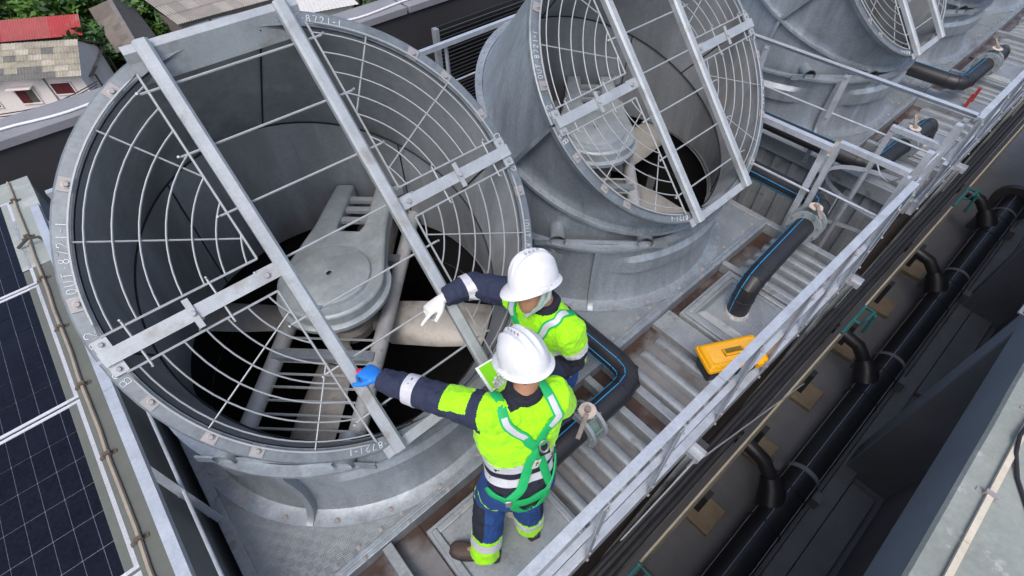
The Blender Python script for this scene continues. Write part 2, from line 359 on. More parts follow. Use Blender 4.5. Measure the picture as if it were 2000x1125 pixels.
# ------------------------------------------------------------------ fan unit (stack + elbow hood), local origin on deck below the stack axis
A = R(47); RN = V((0, -sin(A), cos(A))); RY = V((0, cos(A), sin(A))); RX = V((1, 0, 0)); RC = V((0, -.553, 1.695))
def ringp(u, v, n=0.): return RC+RX*u+RY*v+RN*n
DR = 1.055; DY = -.10; MZ = 1.14; MT = .42
def mitre(ph, r=DR, dz=0): return V((r*cos(ph), DY+r*sin(ph), MZ+r*sin(ph)*MT+dz))
def ringc(ph, r=1.066, n=0): return ringp(r*cos(ph), r*sin(ph), n)
GLY = {'1': [[(.5, 0), (.5, 1)]], 'O': [[(.5+.45*cos(a*PI/8), .5+.5*sin(a*PI/8)) for a in range(17)]], 'U': [[(.05, 1), (.05, .35), (.2, .05), (.5, 0), (.8, .05), (.95, .35), (.95, 1)]],
       'T': [[(0, 1), (1, 1)], [(.5, 1), (.5, 0)]], '.': [[(.45, .45), (.55, .55)]], '8': [[(.5+.33*cos(a*PI/6), .77+.23*sin(a*PI/6)) for a in range(13)], [(.5+.42*cos(a*PI/6), .27+.27*sin(a*PI/6)) for a in range(13)]],
       '7': [[(.05, 1), (.95, 1), (.4, 0)]], '2': [[(.08, .75), (.25, .97), (.6, 1), (.88, .78), (.75, .5), (.05, 0), (.95, 0)]], '-': [[(.2, .5), (.8, .5)]],
       'B': [[(.1, 0), (.1, 1), (.6, 1), (.8, .85), (.8, .65), (.6, .52), (.1, .52)], [(.6, .52), (.9, .38), (.9, .15), (.65, 0), (.1, 0)]], 'C': [[(.9, .8), (.6, 1), (.2, .85), (.05, .5), (.2, .15), (.6, 0), (.9, .2)]]}
def stamp(text, a_start, r0=1.083, h=.034, w=.021, gap=.012):
    """text runs clockwise with letter tops outward"""
    m = MB(); a = a_start
    for ch in text:
        for pl_ in GLY.get(ch, []):
            m.tube([ringp((r0+y*h)*cos(a-x_*w/1.1), (r0+y*h)*sin(a-x_*w/1.1), .0135) for x_, y in pl_], .0019, 4)
        a -= (w+gap)/1.1*(1 if ch not in '1.-' else .8)
    return m
flange_m = mat('darker_flange_steel', (.20, .225, .245), .45, .4, .16, 5, .07, 45, spangle=.06, grime=.2)  # flange steel, darker than the duct sheet
stamp_m = mat('bright_stamp', (.66, .70, .72), .5)
def make_fan():
    t = thing('exhaust_fan', (0, 0, 0), 'x', 'cooling fan', 'exhaust fan units on the cooling tower decks')
    # stack
    pr = [(1.35, 0), (1.35, .012), (1.30, .014), (1.245, .03), (1.215, .08), (1.20, .18), (1.195, .32), (1.205, .46), (1.225, .58), (1.243, .635), (1.268, .645), (1.268, .668), (1.20, .668), (1.175, .60), (1.165, .3), (1.165, -.08), (1.25, -.08), (1.30, 0)]
    wall = MB().lathe(pr, 96, closed_prof=True).build('stack_wall', galv, t, 40)
    me = MB().hexb((0, 0, 0), .014, .012).lathe([(.0, .001), (.022, .001), (.022, .004), (.012, .005)], 10).mesh('bolt', steel_bolt)
    for k in range(24):
        a = R(7.5+15*k); inst(me, 'bolt', (1.315*cos(a), 1.315*sin(a), .014), wall)
    prib = [(1.345, .014), (1.30, .035), (1.265, .10), (1.25, .2), (1.245, .34), (1.255, .48), (1.268, .6), (1.268, .64)]
    pin = [(1.33, .0), (1.25, .03), (1.21, .09), (1.195, .2), (1.19, .34), (1.2, .48), (1.22, .6), (1.24, .64)]
    for k in range(4):
        a = R(45+90*k); m = MB(); poly = prib+pin[::-1]; n = len(poly); T = V((-sin(a), cos(a), 0)); D = V((cos(a), sin(a), 0))
        vs = [D*r_+V((0, 0, z_))+T*s for s in (-.022, .022) for r_, z_ in poly]
        m.add(vs, [tuple(range(n)), tuple(range(2*n-1, n-1, -1))]+[(i, (i+1) % n, n+(i+1) % n, n+i) for i in range(n)])
        m.build('joint_rib', galv, t, 50)
        # raised stiffening pad
        m = MB(); rings = []; a0, a1 = R(45+90*k+6), R(45+90*k+78)
        for i in range(19):
            f = i/18; aa = a0+(a1-a0)*f; q = min(1, min(f, 1-f)*9); ring = []
            for r_, z_ in ((1.196, .33), (1.198+.045*q, .36), (1.205+.045*q, .49), (1.216, .54)): ring.append((r_*cos(aa), r_*sin(aa), z_))
            rings.append(ring)
        m.loft(rings, closed=False, caps=False).build('stiffening_pad', galv, t, 25)
    # shaft below: black walls and floor stand in for its darkness
    MB().lathe([(1.163, .45), (1.163, -.9), (.02, -.9)], 48).build('shaft_dark_shell', dark, t)
    # lower duct
    nph = 96; o = MB(); i_ = MB(); oa, ob, ia, ib = [], [], [], []
    for k in range(nph):
        ph = 2*PI*k/nph
        oa.append(V((1.10*cos(ph), DY*.3+1.10*sin(ph), .5))); ob.append(mitre(ph)); ia.append(V((1.092*cos(ph), DY*.3+1.092*sin(ph), .5))); ib.append(mitre(ph, DR-.008))
    o.loft([oa, ob], caps=False).build('lower_duct', galv, t)
    i_.loft([ia, ib], caps=False).build('lower_duct_lining', liner, t)
    MB().lathe([(1.10, .52), (1.163, .50), (1.163, .47), (1.09, .49)], 48, c=(0, 0, 0)).build('inner_skirt', liner, t)
    fl = [[], [], [], []]
    for k in range(nph):
        ph = 2*PI*k/nph; fl[0].append(mitre(ph, DR-.002, -.012)); fl[1].append(mitre(ph, DR+.055, -.012)); fl[2].append(mitre(ph, DR+.055, .016)); fl[3].append(mitre(ph, DR-.002, .016))
    MB().loft(fl+[fl[0]], caps=False).build('mitre_flange', galv, t, 30)
    # upper duct, two half shells
    for nm, k0 in (('upper_duct', 0), ('upper_duct', nph//2)):
        m = MB(); ml = MB(); ra, rb, rc_, la, lb = [], [], [], [], []
        for k in range(nph//2+1):
            ph = 2*PI*(k0+k)/nph; a_ = mitre(ph); b_ = ringc(ph); bulge = (a_-b_).length
            ra.append(a_); rb.append(a_.lerp(b_, .5)); rc_.append(b_)
            la.append(mitre(ph, DR-.008)); lb.append(ringc(ph, 1.058))
        m.loft([ra, rb, rc_], closed=False, caps=False).build('upper_duct', galv, t); ml.loft([la, lb], closed=False, caps=False).build('upper_duct_lining', liner, t)
    for s in (-1, 1):   # side seam flanges
        ph = 0 if s > 0 else PI
        p0 = ringc(ph, 1.10, -.02); p1 = mitre(ph, DR+.03); MB().beam(p0, p1, .05, .03, up=(0, 1, 1)).build('seam_flange', galv, t)
        MB().beam(mitre(ph, DR+.03, -.02), (s*1.125, -.03, .55), .03, .05, up=(1, 0, 0)).build('seam_flange', galv, t)
    sm = MB()
    sm.tube([mitre(2*PI*k/64, DR-.013) for k in range(64)], .006, 5, closed=True)
    for d in (80, 0, 180, 260): sm.tube([mitre(R(d), DR-.012), ringc(R(d), 1.052)], .005, 5)
    for d in (30, 120, 210, 300): sm.tube([mitre(R(d), DR-.012), V((1.088*cos(R(d)), DY*.3+1.088*sin(R(d)), .5))], .005, 5)
    sm.build('lining_seam', seam, t)
    bb = MB()
    for k in range(60):
        ph = 2*PI*(k+.5)/60; bb.hexb(mitre(ph, DR+.03, .016), .010, .010, (0, -.39, .92)); bb.hexb(mitre(ph, DR+.03, -.012), .010, .010, (0, .39, -.92))
    for ph in (0, PI):
        for k in range(7): bb.hexb(ringc(ph, 1.10, -.02).lerp(mitre(ph, DR+.03), (k+.5)/7)+V((0, -.012, .012)), .010, .010, (0, -1, 1))
    struct(bb.build('seam_bolts', steel_bolt, t), 'stuff')
    # opening flange in four segments
    rings = lambda a0, a1, n: [[ringp(r_*cos(a), r_*sin(a), z_) for r_, z_ in ((1.062, 0), (1.062, .012), (1.130, .012), (1.138, .006), (1.138, -.03), (1.130, -.03), (1.130, 0))] for a in [a0+(a1-a0)*k/n for k in range(n+1)]]
    segs = []
    for q in range(4):
        a0 = R(90*q+.4); a1 = R(90*q+89.6); segs.append(MB().loft(rings(a0, a1, 24), closed=True).build('opening_flange', flange_m, t, 30))
    for q, (txt, ang) in enumerate((('1OUT.8721-1', 76), ('1OUT.8721-1', 166), ('1OUT.8721-1', 258), ('1OUT.8721-1', 338))):
        struct(stamp(txt, R(ang)).build('stamped_marking', stamp_m, segs[q]), 'stuff')
    for q, ang in ((1, 177), (2, 187), (0, 6), (3, 357)):
        struct(stamp('B2' if q in (1, 2) else 'C2', R(ang), h=.042, w=.03).build('stamped_marking', stamp_m, segs[q]), 'stuff')
    pm = MB().b2((-.03, -.03, 0), (.03, .03, .006)).lathe([(0, .006), (.018, .006), (.018, .009), (0.012, .010)], 10).hexb((0, 0, .009), .012, .01).mesh('bolt_plate', steel_bolt)
    Rm = Matrix((RX, RY, RN)).transposed()
    for q in range(4):
        for d in (13, 39, 62 if q % 2 else 28):
            a = R(90*q+d if q % 2 == 0 else 90*q+90-d); inst(pm, 'bolt_plate', ringp(1.095*cos(a), 1.095*sin(a), .0125), segs[q], Rm@Matrix.Rotation(a, 3, 'Z'))
    # guards
    rad = [1.026, .932, .838, .742, .646, .552, .452]
    U0, V0, w = .395, .088, .0041; gz = .028
    for su in (-1, 1):
        for sv in (-1, 1):
            P = lambda u, v, z=gz: ringp(su*u, sv*v, z)
            aa = math.asin(V0/1.075); ab = math.acos(U0/1.075)
            fr = [P(U0, V0)]+[P(1.075*cos(aa+(ab-aa)*k/20), 1.075*sin(aa+(ab-aa)*k/20)) for k in range(21)]
            g = MB().tube(fr+[fr[0]], .006, 6).build('guard_panel', galv_wire, t)
            for r_ in rad:
                a0 = math.asin(V0/r_); a1 = math.acos(min(1, U0/r_))
                if a1-a0 < .03: continue
                n = max(3, int((a1-a0)/R(4))); MB().tube([P(r_*cos(a0+(a1-a0)*k/n), r_*sin(a0+(a1-a0)*k/n)) for k in range(n+1)], w, 5).build('wire', galv_wire, g)
            for d in (26.5, 52.5):
                a = R(d); MB().tube([P(U0, U0*math.tan(a), gz-.009), P(1.073*cos(a), 1.073*sin(a), gz-.009)], w, 5).build('wire', galv_wire, g)
    # beams, rungs, cross bars
    for s in (-1, 1):
        m = MB().prof(ringp(s*.315, -1.10, .058), ringp(s*.315, 1.11, .058), [(-.033, -.025), (.033, -.025), (.033, .012), (.02, .025), (-.02, .025), (-.033, .012)], up=RN); m.build('guard_beam', galv_beam, t, 30)
        cb = MB().beam(ringp(s*1.115, 0, .040), ringp(s*.348, 0, .040), .066, .010, up=RN).build('cross_bar', galv_beam, t)
        MB().beam(ringp(s*1.085, -.085, .0205), ringp(s*1.085, .085, .0205), .06, .014, up=RN).build('end_plate', galv_beam, cb)
        MB().beam(ringp(s*.74, -.072, .052), ringp(s*.74, .072, .052), .028, .007, up=RN).hexb(ringp(s*.74, 0, .056), .013, .014, RN).build('clamp_bar', galv_wire, cb)
        for q_, h_ in ((ringp(s*.40, 0, .047), .015), (ringp(s*1.085, .06, .028), .011), (ringp(s*1.085, -.06, .028), .011)): MB().hexb(q_, h_, .012, RN).build('bolt', steel_bolt, cb)
        m = MB()
        for uu in (.62, .98): m = MB().tube([ringp(s*uu, -.115, .05), ringp(s*uu, -.11, .032), ringp(s*uu, .11, .032), ringp(s*uu, .115, .05)], .0055, 5); m.build('hook_rod', galv_wire, cb)
    for k in range(7):
        v_ = .92-.295*k; m = MB().tube([ringp(-.44, v_, .05), ringp(-.43, v_, .026), ringp(.43, v_, .026), ringp(.44, v_, .05)], .0062, 6); m.build('rung', galv_wire, t)
    for v_, s in ((1.035, 1), (-1.035, -1)):
        m = MB().b2((0, 0, 0), (0, 0, 0)); m = MB()
        pts = [(-.40, 0), (.40, 0)]
        if s > 0: m.loft([[ringp(u_, v2, n2) for v2, n2 in ((1.115, .034), (1.085, .034), (.985, -.062), (.978, -.056), (1.08, .042), (1.115, .042))] for u_ in (-.40, .40)])
        else: m.prof(ringp(-.39, -1.06, .030), ringp(.39, -1.06, .030), [(-.004, -.10), (.004, -.10), (.004, -.006), (.055, -.006), (.055, .0), (-.004, .0)] if RX.cross(RN).dot(RY) < 0 else [(.004, -.10), (-.004, -.10), (-.004, -.006), (-.055, -.006), (-.055, 0), (.004, 0)], up=RN)
        m.build('head_angle' if s > 0 else 'foot_angle', galv_beam, t)
    # drive: support pipes on the diagonal, grid rods, belt cover, fan
    th = R(46); d = V((cos(th), sin(th), 0)); p = V((sin(th), -cos(th), 0)); z = .60
    for s in (-1, 1):
        ln = 1.13
        MB().tube([d*-1.17+p*s*.34+V((0, 0, z)), d*1.02+p*s*.34+V((0, 0, z))], .055, 16, caps=False).tube([d*-1.17+p*s*.34+V((0, 0, z)), d*1.02+p*s*.34+V((0, 0, z))], .047, 16, caps=False).build('support_pipe', pipe_gal, t)
    # bracket strip carrying the pipe ends on the rim
    m = MB(); c0 = d*-1.185
    m.prof(c0-p*.52+V((0, 0, .670)), c0+p*.52+V((0, 0, .670)), [(-.006, -.03), (.006, -.03), (.006, .032), (-.006, .032)])
    for s in (-1, 1): m.tube([c0-d*.02+p*s*.34+V((0, 0, .70)), c0+d*.16+p*s*.34+V((0, 0, .70))], .062, 16, caps=False).tube([c0-d*.02+p*s*.34+V((0, 0, .70)), c0+d*.16+p*s*.34+V((0, 0, .70))], .053, 16, caps=False)
    m.build('pipe_bracket', galv, t)
    rm = MB().tube([p*-.34, p*.36, p*.375+V((0, 0, .03))], .009, 6).mesh('grid_rod', galv_wire)
    for k in range(9): inst(rm, 'grid_rod', d*(-.30-.095*k)+V((0, 0, z+.02)), t)
    for k in (-.46, .44): MB().beam(d*k-p*.34+V((0, 0, z+.045)), d*k+p*.34+V((0, 0, z+.045)), .07, .05).build('cross_member', galv, t)
    # keyhole belt cover: round cap, tapering to two fork arms
    zc = .93; q2 = lambda a, b, zz=0: d*a+p*b+V((0, 0, zc+zz))
    out = []
    for k in range(25):
        a = PI/2+PI*k/24; out.append((.36*cos(a), .36*sin(a)))
    out += [(.50, -.27), (1.0, -.235), (1.0, -.09), (.52, -.10), (.46, -.08), (.46, .08), (.52, .10), (1.0, .09), (1.0, .235), (.50, .27)]
    def plate(pl_, z0, z1, inset=0):
        m = MB(); n = len(pl_)
        m.add([q2(a, b, z0) for a, b in pl_]+[q2(a, b, z1) for a, b in pl_], [tuple(range(n, 2*n))]+[(i, (i+1) % n, n+(i+1) % n, n+i) for i in range(n)]); return m
    bc = plate(out, -.13, 0).build('belt_cover', cover_m, t, 30, bevel=.02)
    m = MB()
    m.loft([[q2(r_*cos(2*PI*k/40), r_*sin(2*PI*k/40), zz) for k in range(40)] for r_, zz in ((.385, -.135), (.39, -.10), (.36, -.085), (.355, -.085))], caps=False).build('cover_skirt', cover_m, bc)
    m = MB()
    m.loft([[q2(r_*cos(2*PI*k/40), r_*sin(2*PI*k/40), zz) for k in range(40)] for r_, zz in ((.275, .001), (.27, .028), (.255, .036), (.02, .036))], caps=False).build('round_cap', cover_m, bc)
    for k in range(3): MB().beam(q2(.62+.12*k, -.1, -.05), q2(.62+.12*k, .1, -.05), .05, .03).build('fork_tie', galv_beam, bc)
    MB().box(q2(.97, .27, -.03), (.06, .06, .06)).build('lifting_lug', galv_beam, bc)
    MB().lathe([(.0, .50), (.17, .50), (.20, .47), (.20, .40), (.02, .40)], 32).tube([V((0, 0, .5)), V((0, 0, .82))], .05, 12).build('fan_hub', blade_m, t)
    for k in range(4):
        a = R(-44+90*k); D = V((cos(a), sin(a), 0)); T = V((-sin(a), cos(a), 0)); m = MB(); rg = []
        for f, w0, tw in ((.14, .10, 22), (.24, .16, 24), (.34, .33, 24), (.7, .36, 18), (1.10, .33, 12), (1.13, .29, 12)):
            c_ = D*f+V((0, 0, .43)); tt = R(tw); ring = []
            for j in range(16):
                b_ = 2*PI*j/16; xx = .5*w0*cos(b_); zz = .018*sin(b_)+.025*(1-(2*xx/w0)**2)
                ring.append(c_+T*(xx*cos(tt)-zz*sin(tt))+V((0, 0, xx*sin(tt)+zz*cos(tt))))
            rg.append(ring)
        m.loft(rg).build('fan_blade', blade_m, t, 50)
    return t
FAN_Y = 2.57; FANS = [.575, 3.215, 7.12, 9.72, 12.32]
proto = make_fan()
flab = ['large fan hood that the two workers lean over, beside the solar panels', 'fan hood between the workers\' fan and the ladder gap', 'fan hood just past the ladder gap, first on the second tower', 'fan hood on the second tower past the red pipe supports', 'last fan hood at the far end of the second tower']
for i, X in enumerate(FANS):
    f = proto if i == 0 else copy_tree(proto)
    f['label'] = flab[i]; f['_x'] = 0; del f['_x']
for i, f in enumerate([proto]+[o for o in COL.objects if o.name.startswith('exhaust_fan.') and o.parent is None]): 
    f.location = (FANS[i], FAN_Y, 0); f['label'] = flab[i]
    for ch in f.children:
        if ch.name.startswith('fan_blade'): ch.rotation_euler = (0, 0, R((0, 47, 20, 65, 33)[i]))
# ------------------------------------------------------------------ cooling tower bodies
WY0, WY1, DY0, DY1 = .345, 1.195, 1.265, 3.875
BY = 4.80
def rib_mesh(L):
    m = MB(); rings = []
    for y, q in ((0, 0.), (.045, .85), (.09, 1), (L-.05, 1), (L, .6)):
        w = .040; h = .066*q+.003
        rings.append([(-w, y, 0), (-w*.92, y, h*.75), (-w*.72, y, h*.97), (0, y, h), (w*.72, y, h*.97), (w*.92, y, h*.75), (w, y, 0)])
    return m.loft(rings, closed=False, caps=False).mesh('tray_rib', galv_dull, sharp=60)
RIB = rib_mesh(.66)
def deck_cell(x0, x1, xc, t):
    m = MB(); n = 64; c_ = V((xc, FAN_Y, 0)); inn, outr = [], []
    for k in range(n):
        a = 2*PI*(k+.5)/n; dx, dy = cos(a), sin(a)
        s = min((x1-xc)/dx if dx > 1e-6 else 1e9, (x0-xc)/dx if dx < -1e-6 else 1e9, (DY1-FAN_Y)/dy if dy > 1e-6 else 1e9, (DY0-FAN_Y)/dy if dy < -1e-6 else 1e9)
        outr.append(c_+V((dx*s, dy*s, 0))); inn.append(c_+V((dx*1.16, dy*1.16, 0)))
    for sx in (x0, x1):
        for sy in (DY0, DY1):
            j = min(range(n), key=lambda i: (outr[i]-V((sx, sy, 0))).length); outr[j] = V((sx, sy, 0))
    m.loft([inn, outr], caps=False); m.build('tread_plate', tread, t)
BOLT = MB().lathe([(.0, .0), (.018, 0), (.018, .003), (.011, .004), (.011, .011), (0, .012)], 8).mesh('bolt', steel_bolt)
def tray(x0, x1, t, n, m_pan):
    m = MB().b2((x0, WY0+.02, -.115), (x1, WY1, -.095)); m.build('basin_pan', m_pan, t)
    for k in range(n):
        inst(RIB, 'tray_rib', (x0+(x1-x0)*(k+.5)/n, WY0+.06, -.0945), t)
def lid(x0, x1, t, h=.0):
    m = MB(); y0, y1 = WY0+.05, WY1-.095
    m.b2((x0, y0, -.11), (x1, y1, -.012+h)); m.build('lid_plate', galv_dull, t, bevel=.006)
    e = MB(); w = .045; z0, z1 = -.011+h, .010+h
    e.b2((x0+.02, y0+.03, z0), (x0+.02+w, y1-.03, z1)).b2((x1-.02-w, y0+.03, z0), (x1-.02, y1-.03, z1)).b2((x0+.02+w, y1-.03-w, z0), (x1-.02-w, y1-.03, z1)).b2((x0+.02+w, y0+.03, z0), (x1-.02-w, y0+.03+w, z1))
    e.build('lid_border', galv_dull, t, bevel=.008)
def hump(x0, x1, y0, y1, z0, h, ins, t):
    m = MB(); m.loft([[(x0, y0, z0), (x1, y0, z0), (x1, y1, z0), (x0, y1, z0)], [(x0+ins, y0+ins, z0+h), (x1-ins, y0+ins, z0+h), (x1-ins, y1-ins, z0+h), (x0+ins, y1-ins, z0+h)]]).build('raised_lid', galv_dull, t, 25, bevel=.008)
def corrugated(p0, p1, z0, z1, nrm, mat_, t, name='corrugated_panel', pitch=.22, dep=.045):
    p0 = V(p0); p1 = V(p1); L = (p1-p0).length; d = (p1-p0)/L; n = max(1, round(L/.88)); w = L/n; nrm = V(nrm)
    for k in range(n):
        m = MB(); a = p0+d*(k*w+.002); lo, hi = [], []; ww = w-.004; q = max(1, round(ww/pitch)); s = ww/q
        for i in range(q):
            for f, e in ((0, 0), (.22, 0), (.34, 1), (.66, 1), (.78, 0)):
                pt = a+d*(s*(i+f))+nrm*dep*e; lo.append(V((pt.x, pt.y, z0))); hi.append(V((pt.x, pt.y, z1)))
        pt = a+d*ww; lo.append(V((pt.x, pt.y, z0))); hi.append(V((pt.x, pt.y, z1)))
        m.loft([lo, hi], closed=False, caps=False).build(name, mat_, t, 20)
def tower(x0, x1, cs, label, secs):
    t = thing('cooling_tower', (x0, WY0, ROOF_Z), label, 'cooling tower', 'galvanised cooling towers on the roof')
    mid = [x0]+[(a+b)/2 for a, b in zip(cs, cs[1:])]+[x1]
    for i, c_ in enumerate(cs): deck_cell(mid[i]+.002, mid[i+1]-.002, c_, t)
    for y0, y1 in ((WY1, DY0), (DY1, BY-.85)):
        MB().b2((x0, y0+.001, -.14), (x1, y1-.001, .018)).b2((x0, (y0+y1)/2-.004, .018), (x1, (y0+y1)/2+.004, .03)).build('deck_beam', galv, t, bevel=.004)
    for k in range(int((x1-x0)/.16)):
        inst(BOLT, 'bolt', (x0+.1+k*.16, DY0+.035, .001), t)
        if k % 2: inst(BOLT, 'bolt', (x0+.1+k*.16, WY1+.018, .0185), t)
    for xx in [x0+.05, x1-.05]+[q+s*.04 for q in mid[1:-1] for s in (-1, 1)]:
        for k in range(8): inst(BOLT, 'bolt', (xx, DY0+.16+k*.33, .001), t)
    # edge channel under the handrail, front and back
    for y in (WY0, BY): MB().b2((x0, y-.03, -.16), (x1, y+.03, .012)).build('edge_channel', galv_rail, t, bevel=.004)
    for x in (x0, x1): MB().b2((x-.035, WY0+.031, -.16), (x+.035, BY-.031, .016)).build('end_channel', galv_dull, t, bevel=.004)
    MB().b2((x0+.04, BY-.85, -.1), (x1-.04, BY-.03, -.02)).build('back_walkway', galv_dull, t)
    for kind, a, b, *r_ in secs:
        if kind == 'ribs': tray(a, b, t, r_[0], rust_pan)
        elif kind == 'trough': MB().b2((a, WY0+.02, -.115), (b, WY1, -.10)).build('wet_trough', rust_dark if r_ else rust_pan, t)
        elif kind == 'beam': MB().b2((a, WY0+.02, -.11), (b, WY1-.002, .006)).build('cross_beam', galv_dull, t, bevel=.005)
        elif kind == 'flat': MB().b2((a, WY0+.02, -.11), (b, WY1-.002, -.045)).build('flat_plate', galv_dull, t, bevel=.005)
        elif kind == 'lid': MB().b2((a, WY0+.02, -.13), (b, WY1, -.112)).build('basin_pan', rust_dark, t); lid(a+.01, b-.01, t)
        elif kind == 'hump':
            MB().b2((a, WY0+.02, -.13), (b, WY1, -.112)).build('basin_pan', rust_dark, t); lid(a+.01, b-.01, t); hump(a+.11, b-.11, WY0+.15, WY1-.19, -.010, .045, .05, t)
    # walls: side panels and corrugated ends
    k = x0
    while k < x1-.2:
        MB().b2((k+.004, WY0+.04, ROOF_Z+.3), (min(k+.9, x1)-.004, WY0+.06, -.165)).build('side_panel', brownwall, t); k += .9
    MB().b2((x0, WY0+.07, ROOF_Z), (x1, BY-.07, ROOF_Z+.3)).build('base_sill', conc_dark, t)
    corrugated((x0+.05, BY-.05, 0), (x0+.05, WY0+.07, 0), ROOF_Z+.3, -.165, (-1, 0, 0), galv_dull, t)
    corrugated((x1-.05, WY0+.07, 0), (x1-.05, BY-.05, 0), ROOF_Z+.3, -.165, (1, 0, 0), galv_dull, t)
    return t
XA0, XA1, XB0, XB1 = -.78, 4.42, 5.83, 13.6
tower(XA0, XA1, FANS[:2], 'near galvanised cooling tower whose walkway the workers stand on',
      [('ribs', -.74, -.10, 3), ('beam', -.10, -.03), ('trough', -.03, .16), ('lid', .16, .97), ('ribs', .97, 1.74, 5), ('beam', 1.74, 1.80), ('trough', 1.80, 1.96, 1), ('beam', 1.96, 2.03), ('ribs', 2.03, 2.60, 3), ('flat', 2.60, 2.83), ('hump', 2.83, 3.60), ('ribs', 3.66, 4.38, 5), ('beam', 3.60, 3.66)])
tower(XB0, XB1, FANS[2:], 'second galvanised cooling tower beyond the ladder gap',
      [('ribs', 5.88, 6.56, 4), ('beam', 6.56, 6.62), ('hump', 6.62, 7.42), ('ribs', 7.42, 8.0, 3), ('beam', 8.0, 8.40), ('ribs', 8.40, 9.12, 5), ('beam', 9.12, 9.18), ('hump', 9.18, 10.0), ('ribs', 10.0, 10.95, 5), ('beam', 10.95, 11.02), ('ribs', 11.02, 11.8, 5), ('hump', 11.8, 12.6), ('ribs', 12.6, 13.55, 5)])

# ------------------------------------------------------------------ handrails
def rail_run(p0, p1, label, posts, h=1.0, mid=True, out=(0, -1, 0), perf=False, name='handrail', mid_rod=False):
    p0 = V(p0); p1 = V(p1); t = thing(name, p0, label, 'handrail', 'handrails round the cooling tower decks'); d = (p1-p0).normalized(); o = V(out); up = V((0, 0, 1))
    a, b = p0+up*h, p1+up*h; sgn = 1 if d.cross(up).dot(o) > 0 else -1
    n = max(1, round((b-a).length/2.6))
    for k in range(n):
        q0 = a.lerp(b, k/n); q1 = a.lerp(b, (k+1)/n)-d*.003
        MB().prof(q0, q1, [(-.027, 0), (.027, 0), (.027, -.005), (-.021, -.005), (-.021, -.05), (-.027, -.05)] if sgn > 0 else [(.027, 0), (-.027, 0), (-.027, -.005), (.021, -.005), (.021, -.05), (.027, -.05)][::1]).build('top_rail', galv_rail, t)
    if mid:
        if mid_rod: MB().tube([p0+up*h*.52, p1+up*h*.52], .011, 8).build('mid_rail', galv_rail, t)
        else: MB().prof(p0+up*h*.5, p1+up*h*.5, [(-.02, 0), (.02, 0), (.02, -.005), (-.015, -.005), (-.015, -.04), (-.02, -.04)]).build('mid_rail', galv_rail, t)
    L = (p1-p0).length
    for s in posts:
        q = p0+d*s
        MB().prof(q+up*-.10+o*.036, q+up*(h-.052)+o*.036, [(-.025, 0), (.025, 0), (.025, .005), (-.02, .005), (-.02, .045), (-.025, .045)], up=-o).build('post', galv_rail, t)
        for z in (-.06, .10, h*.47, h-.08): MB().hexb(q+up*z+o*.038, .011, .012, o).build('bolt', steel_bolt, t)
    if perf: MB().beam(p0+up*.085+o*.03, p1+up*.085+o*.03, .006, .13).build('kick_plate', galv_rail, t)
    return t
EY = WY0
rail_run((XA0, EY, .0), (XA1, EY, .0), 'long walkway handrail beside the yellow toolbox and both workers', [.04, .42, 1.02, 1.62, 2.22, 3.0, 3.6, 4.2, 4.9, 5.15], perf=False)
rail_run((XB0-.05, EY, 0), (XB1, EY, 0), 'walkway handrail of the second tower with slotted kick plate', [.06, .75, 1.5, 2.2, 3.0, 3.8, 4.6], perf=True)
rail_run((XA0, EY+.1, 0), (XA0, BY-.1, 0), 'end handrail of the near tower beside the solar panel parapet', [.1, 1.62, 3.2, 4.2], out=(-1, 0, 0), mid_rod=True)
rail_run((XA0+.1, BY, 0), (XA1-.1, BY, 0), 'back handrail of the near tower in front of the louvres', [.2, 1.3, 2.6, 3.9, 4.9], out=(0, 1, 0), mid_rod=True)
rail_run((XA1, 1.0, 0), (XA1, BY-.1, 0), 'end handrail of the near tower along the ladder gap', [.05, 1.0, 2.2, 3.5], out=(1, 0, 0), mid_rod=True)
rail_run((XB0, EY+.02, 0), (XB0, BY-.1, 0), 'end handrail of the second tower above the corrugated wall', [.06, 1.15, 2.05, 3.2], out=(-1, 0, 0), mid_rod=True)

# ------------------------------------------------------------------ ladder with hoops in the gap
LX, LY = 5.12, EY+.02
lad = thing('caged_ladder', (LX, LY, ROOF_Z), 'galvanised caged ladder rising in the gap between towers', 'ladder')
for s in (-1, 1):
    MB().beam((LX+s*.36, LY+.05, ROOF_Z), (LX+s*.30, LY+.05, 1.05), .06, .05, up=(0, 1, 0)).build('stile', galv_rail, lad)
for k in range(14): MB().tube([(LX-.3, LY+.05, ROOF_Z+.25+k*.27), (LX+.3, LY+.05, ROOF_Z+.25+k*.27)], .011, 6).build('rung', galv_rail, lad)
def hoop(z, r=.36): return [V((LX-r*cos(PI*k/14), LY+.05+r*1.9*sin(PI*k/14), z)) for k in range(15)]
for z in (-1.9, -1.1, -.35, .35):
    h = hoop(z); m = MB(); m.loft([[q+V((0, 0, .025)) for q in h], [q-V((0, 0, .025)) for q in h]], closed=False, caps=False); m.build('hoop', galv_rail, lad)
for k in (3, 7, 11):
    q0, q1 = hoop(-1.9)[k], hoop(.35)[k]; MB().beam(q0, q1, .04, .006, up=(0, 1, 0)).build('cage_strap', galv_rail, lad)
gate = thing('safety_gate', (LX-.5, EY+.5, 0), 'small galvanised gate frame with latch chain at the ladder head', 'gate')
gx = XA1+.02
m = MB(); m.beam((gx+.05, .42, 1.0), (gx+.05, .98, 1.0), .05, .045); m.build('gate_rail', galv_rail, gate)
for y in (.42, .98): MB().beam((gx+.05, y, -.1), (gx+.05, y, .975), .045, .045, up=(0, 1, 0)).build('gate_post', galv_rail, gate)
MB().tube([(gx+.05, .42, .55), (gx+.05, .98, .55)], .010, 6).build('gate_mid_rail', galv_rail, gate)
g2 = thing('safety_gate', (5.4, .9, 0), 'small galvanised gate frame beside the hoop of the ladder', 'gate')
